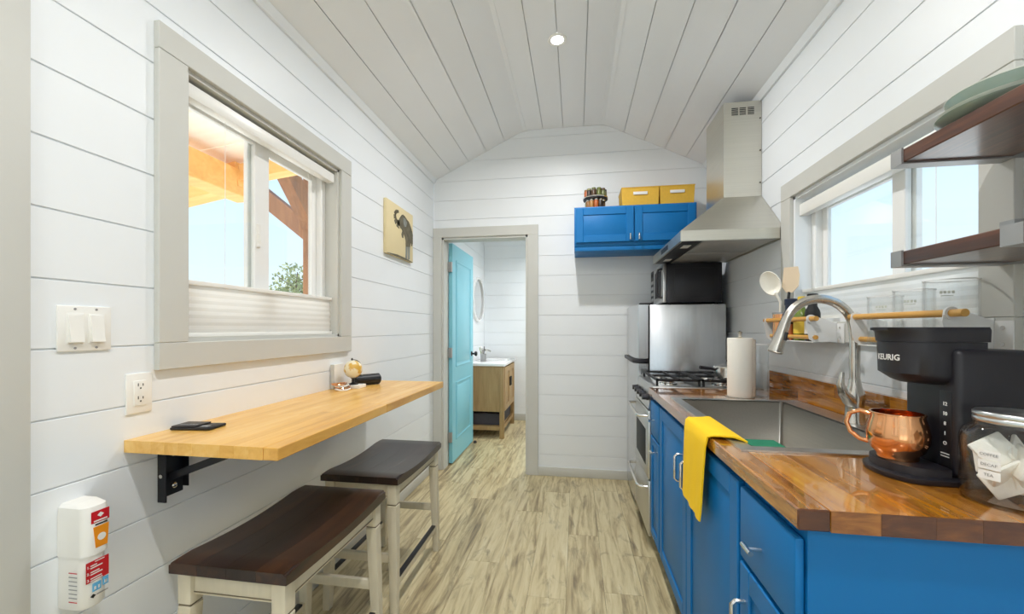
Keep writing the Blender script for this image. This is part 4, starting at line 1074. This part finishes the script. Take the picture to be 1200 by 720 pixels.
for k in range(4):
    a = k * 1.6 + .4
    tag(mk('toothbrush', tube([(-1.10 + .01 * math.cos(a), 4.775 + .01 * math.sin(a), vz + .008), (-1.10 + .045 * math.cos(a), 4.775 + .045 * math.sin(a), vz + .145 + .012 * k)], [.004, .005], 6), [M['plastic_w'], M['strap'], M['bgreen'], M['blackmetal']][k], None, 50),
        ['white brush handle leaning in the grey bathroom cup', 'grey brush handle leaning in the grey bathroom cup', 'green brush handle leaning in the grey bathroom cup', 'black brush handle leaning in the grey bathroom cup'][k], 'brush')
mi = thing('wall_mirror', 'round white-framed mirror on the bathroom wall over the vanity', 'mirror', (L, 5.20, 1.32))
mk('mirror_glass', lathe([(0, .004), (.262, .004), (.262, .012), (0, .012)], L, 5.04, 1.605, 40, axis='X'), M['mirror'], mi, 40)
mk('mirror_frame', lathe([(.258, .002), (.285, .002), (.285, .030), (.258, .030)], L, 5.04, 1.605, 40, axis='X', closed=True), M['ceramic'], mi, 40)

# ================================================================== on the counter
# paper towel roll on its stand
px, py = .775, 2.095
pt = thing('paper_towel_roll', 'white paper towel roll standing on the counter between sink and stove', 'paper towel', (px, py, CT))
mk('roll', lathe([(.020, .004), (.054, .004), (.055, .010), (.055, .278), (.054, .283), (.020, .283)], px, py, CT, 32, closed=True), M['paper'], pt, 50)
mk('core', lathe([(.0185, .003), (.0198, .003), (.0198, .284), (.0185, .284)], px, py, CT, 20, closed=True), M['canvas'], pt, 50)
mk('stand', lathe([(.062, 0), (.062, .003), (.010, .0035), (.008, .30), (.011, .312), (0, .318)], px, py, CT + .0002, 24), M['nickel'], pt, 40)
cg = []
for k in range(7):
    a = -.55 + k * .09; r = .0555 + .0022 * k
    cg.append([(px + r * math.cos(a), py + r * math.sin(a), CT + .006 + .27 * q / 6) for q in range(7)])
cloth('loose_sheet', cg, .0008, M['paper'], pt)
# clear glass pitcher behind it
gx_, gy_ = .872, 2.135
gp = thing('glass_vase', 'tall clear glass vase beside the paper towel roll', 'vase', (gx_, gy_, CT))
mk('glass_wall', lathe([(0, .001), (.040, .001), (.043, .020), (.044, .150), (.046, .250), (.0435, .250), (.0415, .150), (.040, .024), (0, .018)], gx_, gy_, CT, 28), M['clear'], gp, 50)
mk('rim', lathe([(.0435, .2505), (.0462, .2505), (.0462, .2535), (.0435, .2535)], gx_, gy_, CT, 28, closed=True), M['ceramic'], gp, 50)

# coffee maker: faces the aisle, its flank towards the open end of the counter
km = thing('coffee_maker', 'black pod coffee maker with white brand lettering on the counter', 'coffee maker', (.80, 1.055, CT))
ky0, ky1 = .978, 1.128; kc = (ky0 + ky1) / 2
def dshape(x0, x1, y0, y1, z, n=32, r=.02):
    """rounded towards -X, square towards the wall"""
    w = (y1 - y0) / 2; cy = (y0 + y1) / 2; pts = [(x1, y0, z), (x1, y1, z)]
    for k in range(n + 1):
        a = PI / 2 + PI * k / n
        ex = abs(math.cos(a)) ** .75; ey = abs(math.sin(a))
        pts.append((x0 + .070 - .070 * ex, cy + w * ey * (1 if math.sin(a) > 0 else -1), z))
    return pts
mk('base', loft([dshape(.674, .925, ky0 - .004, ky1 + .004, CT + .0005), dshape(.672, .925, ky0 - .006, ky1 + .006, CT + .004), dshape(.672, .925, ky0 - .006, ky1 + .006, CT + .012), dshape(.678, .925, ky0, ky1, CT + .015)]), M['black'], km, 40)
mk('drip_tray', loft([dshape(.682, .775, ky0 + .004, ky1 - .004, CT + .0152), dshape(.682, .775, ky0 + .004, ky1 - .004, CT + .033), dshape(.690, .775, ky0 + .012, ky1 - .012, CT + .035)]), M['black'], km, 40)
mk('column', B(.781, .916, ky0 - .002, ky1 - .012, CT + .0152, 1.199, .012, 3), M['black'], km, 40)
h0, h1 = ky0 + .012, ky1 - .006
head = mk('brew_head', loft([dshape(.736, .830, h0 + .016, h1 - .016, 1.122), dshape(.722, .838, h0 + .008, h1 - .008, 1.128), dshape(.712, .842, h0 + .002, h1 - .002, 1.136), dshape(.700, .846, h0, h1, 1.144), dshape(.698, .846, h0, h1, 1.205), dshape(.698, .846, h0, h1, 1.214)]), M['black'], km, 40)
lidk = mk('lid', loft([dshape(.696, .850, h0 - .002, h1 + .002, 1.2145), dshape(.694, .850, h0 - .003, h1 + .003, 1.236), dshape(.690, .850, h0 - .003, h1 + .003, 1.240), dshape(.688, .849, h0 - .001, h1 + .001, 1.246)]), M['black'], km, 40)
mk('lid_lip', loft([dshape(.678, .73, kc - .030, kc + .046, 1.2392), dshape(.678, .73, kc - .030, kc + .046, 1.2450)]), M['black'], lidk, 40)
tx_ = text_bm('KEURIG', .0185, .0005, True)
rad = .075; a0 = -.30
for v in tx_.verts:                                   # wrap the lettering round the head
    a = PI + .12 + v.co.x / .072; ex = abs(math.cos(a)) ** .75; ey = abs(math.sin(a))
    w = (h1 - h0) / 2
    X = .6985 + .070 - .0712 * ex; Y = (h0 + h1) / 2 + (w + .0012) * ey * (1 if math.sin(a) > 0 else -1)
    v.co = (X - v.co.z, Y - v.co.z, 1.178 + v.co.y)
mk('lettering', tx_, M['textw'], head)
pan = box('button_panel', .7795, .7815, ky0 + .012, ky0 + .040, CT + .035, 1.110, M['blackmetal'], km, .001)
for k, ch_ in enumerate(('12', '10', '8', 'I', 'O')):
    mk('button_mark', place(text_bm(ch_, .011, .0004, True), (.7792, ky0 + .026, 1.082 - k * .021), (0, -1, 0), (0, 0, 1)), M['textw'], pan)
for k in range(2): box('button_mark', .7787, .7795, ky0 + .016, ky0 + .036, .975 - k * .006, .977 - k * .006, M['textw'], pan)

# copper mug on the drip tray
mx_, my_ = .7220, 1.052; mz = CT + .0352
mg = thing('copper_mug', 'shiny round copper mug standing on the coffee maker tray', 'mug', (mx_, my_, mz))
cup_p = [(.036, 0), (.037, .004), (.037, .010), (.047, .020), (.0545, .040), (.0555, .058), (.052, .078), (.0475, .094), (.0472, .100)]
mk('bowl', lathe([(0, .0)] + cup_p + [(.0455, .100), (.046, .092), (.050, .076), (.0535, .057), (.052, .040), (.044, .020), (0, .012)], mx_, my_, mz, 40), M['copper'], mg, 60)
mk('rim', lathe([(.0452, .0998), (.0488, .0998), (.0492, .1015), (.0486, .103), (.0452, .103)], mx_, my_, mz, 40, closed=True), M['copper'], mg, 60)
hd_ = Vector((-.72, .69, 0)).normalized()
mc = Vector((mx_, my_, mz))
mk('handle', tube([mc + hd_ * .045 + Vector((0, 0, .092)), mc + hd_ * .066 + Vector((0, 0, .098)), mc + hd_ * .085 + Vector((0, 0, .088)), mc + hd_ * .092 + Vector((0, 0, .066)), mc + hd_ * .084 + Vector((0, 0, .044)), mc + hd_ * .066 + Vector((0, 0, .030)), mc + hd_ * .050 + Vector((0, 0, .027))], .0052, 10), M['copper'], mg, 60)

# glass jar of packets with a label
jx, jy, jr = .812, .900, .072
ja = thing('glass_jar', 'clear glass jar with metal lid and white packets beside the coffee maker', 'jar', (jx, jy, CT))
mk('jar_glass', lathe([(0, .001), (.066, .001), (.072, .008), (.072, .120), (.066, .136), (.054, .146), (.054, .152), (.0515, .152), (.0515, .145), (.063, .134), (.069, .119), (.069, .010), (0, .008)], jx, jy, CT, 40), M['clear'], ja, 50)
mk('jar_lid', lathe([(.0525, .1525), (.0540, .154), (.0540, .160), (.0525, .162), (.0540, .164), (.0540, .170), (.051, .173), (0, .174)], jx, jy, CT, 40), M['rimsteel'], ja, 50)
ld_ = Vector((-.93, -.36, 0)).normalized(); sd_ = Vector((ld_.y, -ld_.x, 0)); sd_ = -sd_
for k, tx in enumerate(('COFFEE', 'DECAF', 'TEA')):
    bm = bmesh.new(); cols = []
    zc_ = CT + .098 - k * .0185; wid = .030
    for q in range(9):
        a = math.atan2(ld_.y, ld_.x) + (-.5 + q / 8) * wid * 2 / jr * .5 + .04
        cols.append([Vector((jx + (jr + .0006) * math.cos(a), jy + (jr + .0006) * math.sin(a), zc_ - .0080)), Vector((jx + (jr + .0006) * math.cos(a), jy + (jr + .0006) * math.sin(a), zc_ + .0080))])
    vv = [[bm.verts.new(p) for p in c] for c in cols]
    for a_, b_ in zip(vv, vv[1:]): bm.faces.new((a_[0], b_[0], b_[1], a_[1]))
    bmesh.ops.recalc_face_normals(bm, faces=bm.faces); bmesh.ops.solidify(bm, geom=bm.faces[:], thickness=.0004)
    lb = mk('label_strip', bm, M['textw'], ja)
    tb2 = text_bm(tx, .0072, .0002)
    for v in tb2.verts:
        a = math.atan2(ld_.y, ld_.x) + .04 + v.co.x / jr
        v.co = (jx + (jr + .0013 + v.co.z) * math.cos(a), jy + (jr + .0013 + v.co.z) * math.sin(a), zc_ + v.co.y)
    mk('label_text', tb2, M['greyprint'], lb)
for k in range(9):
    a = k * 2.399 + 2.6; r = .010 + .018 * ((k * .37) % 1.0)
    pc = Vector((jx + r * math.cos(a), jy + r * math.sin(a), CT + .040 + .0072 * k))
    bm = B(-.030, .030, -.0035, .0035, -.026, .026, .003)
    bmesh.ops.rotate(bm, verts=bm.verts, cent=(0, 0, 0), matrix=Matrix.Rotation(a, 3, 'Z') @ Matrix.Rotation(.5 * math.sin(k * 1.7), 3, 'X') @ Matrix.Rotation(.6 * math.cos(k * 2.3), 3, 'Y'))
    bmesh.ops.translate(bm, verts=bm.verts, vec=pc)
    tag(mk('paper_packet', bm, M['paper'], None, 40), 'white paper packet inside the lidded glass jar', 'packet', 'packets in the glass jar')

# ================================================================== racks on the right wall
def rack(label, y0, y1):
    t = thing('wall_rack', label, 'rack', (R, (y0 + y1) / 2, 1.185), 'dowel racks under the kitchen window')
    xb, xf = R - .021, .905
    box('back_plate', xb - .003, xb, y0, y1, 1.187, 1.268, M['whitemetal'], t, .001)
    box('shelf_plate', xf + .012, xb - .003, y0, y1, 1.187, 1.191, M['whitemetal'], t, .001)
    for yy in (y0, y1 - .003):
        mk('end_plate', prism([(xb, 1.187), (xf + .022, 1.187), (xf + .002, 1.200), (xf - .010, 1.262), (xf - .006, 1.292), (xf + .012, 1.297), (xf + .030, 1.288), (xb, 1.262)], 'Y', yy, yy + .003), M['whitemetal'], t)
    mk('rod', lathe([(0, y0 - .040), (.0095, y0 - .040), (.0095, y1 + .025), (0, y1 + .025)], xf + .006, 0, 1.281, 14, axis='Y'), M['bamboo'], t, 40)
    mk('rod', lathe([(0, y0 - .008), (.0085, y0 - .008), (.0085, y1 + .025), (0, y1 + .025)], xf + .022, 0, 1.208, 14, axis='Y'), M['bamboo'], t, 40)
    mk('collar', lathe([(.0098, y0 - .006), (.016, y0 - .006), (.016, y0 - .0005), (.0098, y0 - .0005)], xf + .006, 0, 1.281, 18, axis='Y', closed=True), M['whitemetal'], t, 40)
    fl = box('flange', xb - .003, xb, y0 - .045, y0 - .0005, 1.187, 1.262, M['whitemetal'], t, .001)
    for zz in (1.205, 1.245): mk('screw', lathe([(.005, 0), (.005, -.002), (0, -.003)], xb - .003, y0 - .022, zz, 10, axis='X'), M['chrome'], fl, 40)
    return t
rack('white metal wall rack with bamboo rods holding clear jars behind the coffee maker', 1.160, 1.505)
rack('white metal wall rack with bamboo rods holding bottles and utensils beside the hood', 1.765, 2.130)

for k, (yy, r, h) in enumerate(((1.445, .043, .150), (1.335, .045, .160), (1.218, .052, .175))):
    X = .958
    t = thing('clear_canister', ['smaller clear glass canister with faint print at the faucet end of the rack', 'clear glass canister with faint print between two others in the rack', 'larger clear glass canister with faint print at the shelf end of the rack'][k], 'canister', (X, yy, 1.191), 'clear canisters in the wall rack')
    mk('glass_wall', lathe([(0, .001), (r - .004, .001), (r, .006), (r, h), (r - .003, h), (r - .003, .008), (0, .006)], X, yy, 1.191, 28), M['clear'], t, 50)
    mk('glass_rim', lathe([(r - .003, h + .0003), (r + .001, h + .0003), (r + .001, h + .003), (r - .003, h + .003)], X, yy, 1.191, 28, closed=True), M['ceramic'], t, 50)
    tbx = bmesh.new(); a1 = math.atan2(-.72, -.69)
    for j, (u0, u1, v0, v1) in enumerate(((-.014, -.009, 0, .007), (-.007, -.002, 0, .007), (0, .005, 0, .007), (.007, .012, 0, .007), (-.012, .010, -.006, -.004))):   # blurred print, not readable in the photo
        B(u0, u1, v0, v1, 0, .0004, bm=tbx)
    for v in tbx.verts:
        a = a1 + v.co.x / r; zz_ = v.co.y; rr_ = r + .0004 + v.co.z; v.co = (X + rr_ * math.cos(a), yy + rr_ * math.sin(a), 1.191 + h - .035 + zz_)
    mk('faint_print', tbx, M['platerim'], t)

# utensils and bottles in the far rack
ut = thing('utensil_holder', 'slim dark steel utensil holder at the hood end of the rack', 'utensil holder', (.955, 2.085, 1.191))
mk('holder_cup', lathe([(0, .001), (.036, .001), (.037, .125), (.034, .125), (.033, .006), (0, .005)], .952, 2.080, 1.191, 24), M['copper'], ut, 50)
for zz in (.004, .118): mk('holder_band', lathe([(.0375, 0), (.039, 0), (.039, .008), (.0375, .008)], .952, 2.080, 1.191 + zz, 24, closed=True), M['strap'], ut, 50)
# slotted spoon: dished oval ring head facing the viewer
sn = thing('serving_spoon', 'white serving spoon with hollow oval bowl in the utensil holder', 'spoon', (.945, 2.075, 1.20))
dirv = Vector((-.62, -.78, 0)).normalized(); sidev = Vector((.78, -.62, 0)).normalized()
hc = Vector((.905, 2.085, 1.455)); upv = (Vector((0, 0, 1)) - sidev * .45).normalized(); sv2 = (sidev + Vector((0, 0, .45))).normalized()
bm = bmesh.new(); rings = []
for (rr1, dep) in ((1.0, 0.0), (.94, .006), (.78, -.004), (.5, -.013), (.2, -.017)):
    rings.append([tuple(hc + sv2 * (.042 * rr1 * math.cos(2 * PI * k / 24)) + upv * (.062 * rr1 * math.sin(2 * PI * k / 24)) - dirv * -dep) for k in range(24)])
loft(rings, bm, cap0=False); loft([rings[0], [tuple(Vector(p) + (-dirv) * .012 * 1.0) for p in rings[3]]], bm, cap0=False)
mk('spoon_bowl', bm, M['spoonw'], sn, 60)
mk('spoon_handle', tube([hc - upv * .050, hc - upv * .10, Vector((.938, 2.072, 1.22))], [.007, .006, .005], 8), M['spoonw'], sn, 60)
sp2 = thing('spatula', 'beige silicone spatula with black handle in the utensil holder', 'spatula', (.96, 2.07, 1.20))
sc_ = Vector((.972, 2.045, 1.465)); u2 = Vector((.10, 0, 1)).normalized(); s2 = sidev
pl = [(-.030, .060), (.024, .060), (.034, .020), (.034, -.030), (.014, -.058), (-.010, -.058), (-.030, -.030)]
bm = bmesh.new(); v0 = [bm.verts.new(sc_ + s2 * a + u2 * b + dirv * .004) for a, b in pl]; v1 = [bm.verts.new(sc_ + s2 * a + u2 * b - dirv * .004) for a, b in pl]
bm.faces.new(v0); bm.faces.new(v1[::-1])
for k in range(7): bm.faces.new((v0[k], v1[k], v1[(k + 1) % 7], v0[(k + 1) % 7]))
mk('spatula_blade', bm, M['spatb'], sp2)
mk('spatula_handle', tube([sc_ - u2 * .055, sc_ - u2 * .12, Vector((.957, 2.085, 1.22))], [.006, .007, .006], 8), M['blackmetal'], sp2, 60)
def bottle(name, label, X, Y, r, h, neck, mat, capmat, lab=None):
    t = thing(name, label, 'bottle', (X, Y, 1.191), 'bottles in the wall rack')
    mk('bottle_body', lathe([(0, .001), (r - .002, .001), (r, .004), (r, h * .66), (r * .9, h * .74), (neck, h * .84), (neck, h), (0, h)], X, Y, 1.191, 18), mat, t, 50)
    mk('cap', lathe([(neck + .003, 0), (neck + .003, .026), (neck, .028), (0, .028)], X, Y, 1.191 + h - .004, 16), capmat, t, 50)
    if lab: mk('label', lathe([(r + .0004, .03), (r + .0008, .03), (r + .0008, h * .55), (r + .0004, h * .55)], X, Y, 1.191, 18, closed=True), lab, t, 50)
bottle('seasoning_jar', 'short navy seasoning jar in front of the spatula', .948, 1.990, .030, .160, .022, M['navy'], M['navy'], M['amber'])
bottle('oil_bottle', 'green glass oil bottle with yellow label in the wall rack', .955, 1.915, .030, .165, .012, M['bgreen'], M['lyellow'], M['lyellow'])
bottle('sauce_bottle', 'dark sauce bottle with black cap in the wall rack', .955, 1.835, .027, .170, .016, M['dark'], M['dark'], M['plastic_w'])
bottle('spice_shaker', 'small amber spice shaker low in the wall rack', .930, 1.9525, .0075, .075, .006, M['amber'], M['dark'], None)

# ================================================================== floating shelves by the window
shx0, shx1, shy0, shy1 = .780, R - .004, .33, 1.150
for z0, label in ((1.645, 'upper dark walnut shelf with sage stoneware beside the kitchen window'), (1.398, 'lower dark walnut shelf with steel straps beside the kitchen window')):
    t = thing('wall_shelf', label, 'shelf', ((shx0 + shx1) / 2, (shy0 + shy1) / 2, z0))
    wxe = R - .021
    box('shelf_board', shx0, wxe, shy0, shy1 - .002, z0, z0 + .032, M['shelf'], t, .002, 1)
    for ya, yb in (((shy1, shy1 - .034), (.845, .885)) if z0 < 1.5 else ((shy1, shy1 - .034), (.46, .494))):
        ya, yb = min(ya, yb), max(ya, yb)
        bm = B(shx0 - .005, shx0 - .0003, ya, yb, z0 - .0045, z0 + .034); B(shx0 - .0003, wxe, ya, yb, z0 - .0045, z0 - .0003, bm=bm); B(wxe + .0003, R - .0005, ya, yb, z0 - .0045, z0 + .10, bm=bm)
        mk('strap_bracket', bm, M['strap'], t)
zp = 1.678; pcx, pcy = .895, .990
tag(mk('stoneware_plate', lathe([(0, .0005), (.070, .0005), (.100, .010), (.116, .020), (.118, .023), (.112, .022), (.098, .014), (.068, .005), (0, .005)], pcx, pcy, zp, 40), M['plate'], None, 50), 'wide sage green plate at the bottom of the stack on the upper shelf', 'plate')
tag(mk('stoneware_plate', lathe([(0, .0), (.068, .0), (.098, .010), (.114, .020), (.116, .023), (.110, .022), (.096, .014), (.066, .005), (0, .005)], pcx + .001, pcy, zp + .0085, 40), M['platerim'], None, 50), 'pale plate between the sage plate and the bowl on the upper shelf', 'plate')
bw = thing('stoneware_bowl', 'sage green bowl on top of the plate stack on the upper shelf', 'bowl', (pcx, pcy, zp + .02))
mk('bowl_body', lathe([(0, .0), (.055, .0), (.085, .012), (.098, .030), (.102, .046), (.099, .046), (.094, .030), (.080, .016), (.052, .005), (0, .005)], pcx, pcy, zp + .0142, 40), M['plate'], bw, 50)
mk('bowl_rim', lathe([(.0985, .0463), (.1025, .0463), (.1025, .0485), (.0985, .0485)], pcx, pcy, zp + .0142, 40, closed=True), M['platerim'], bw, 50)
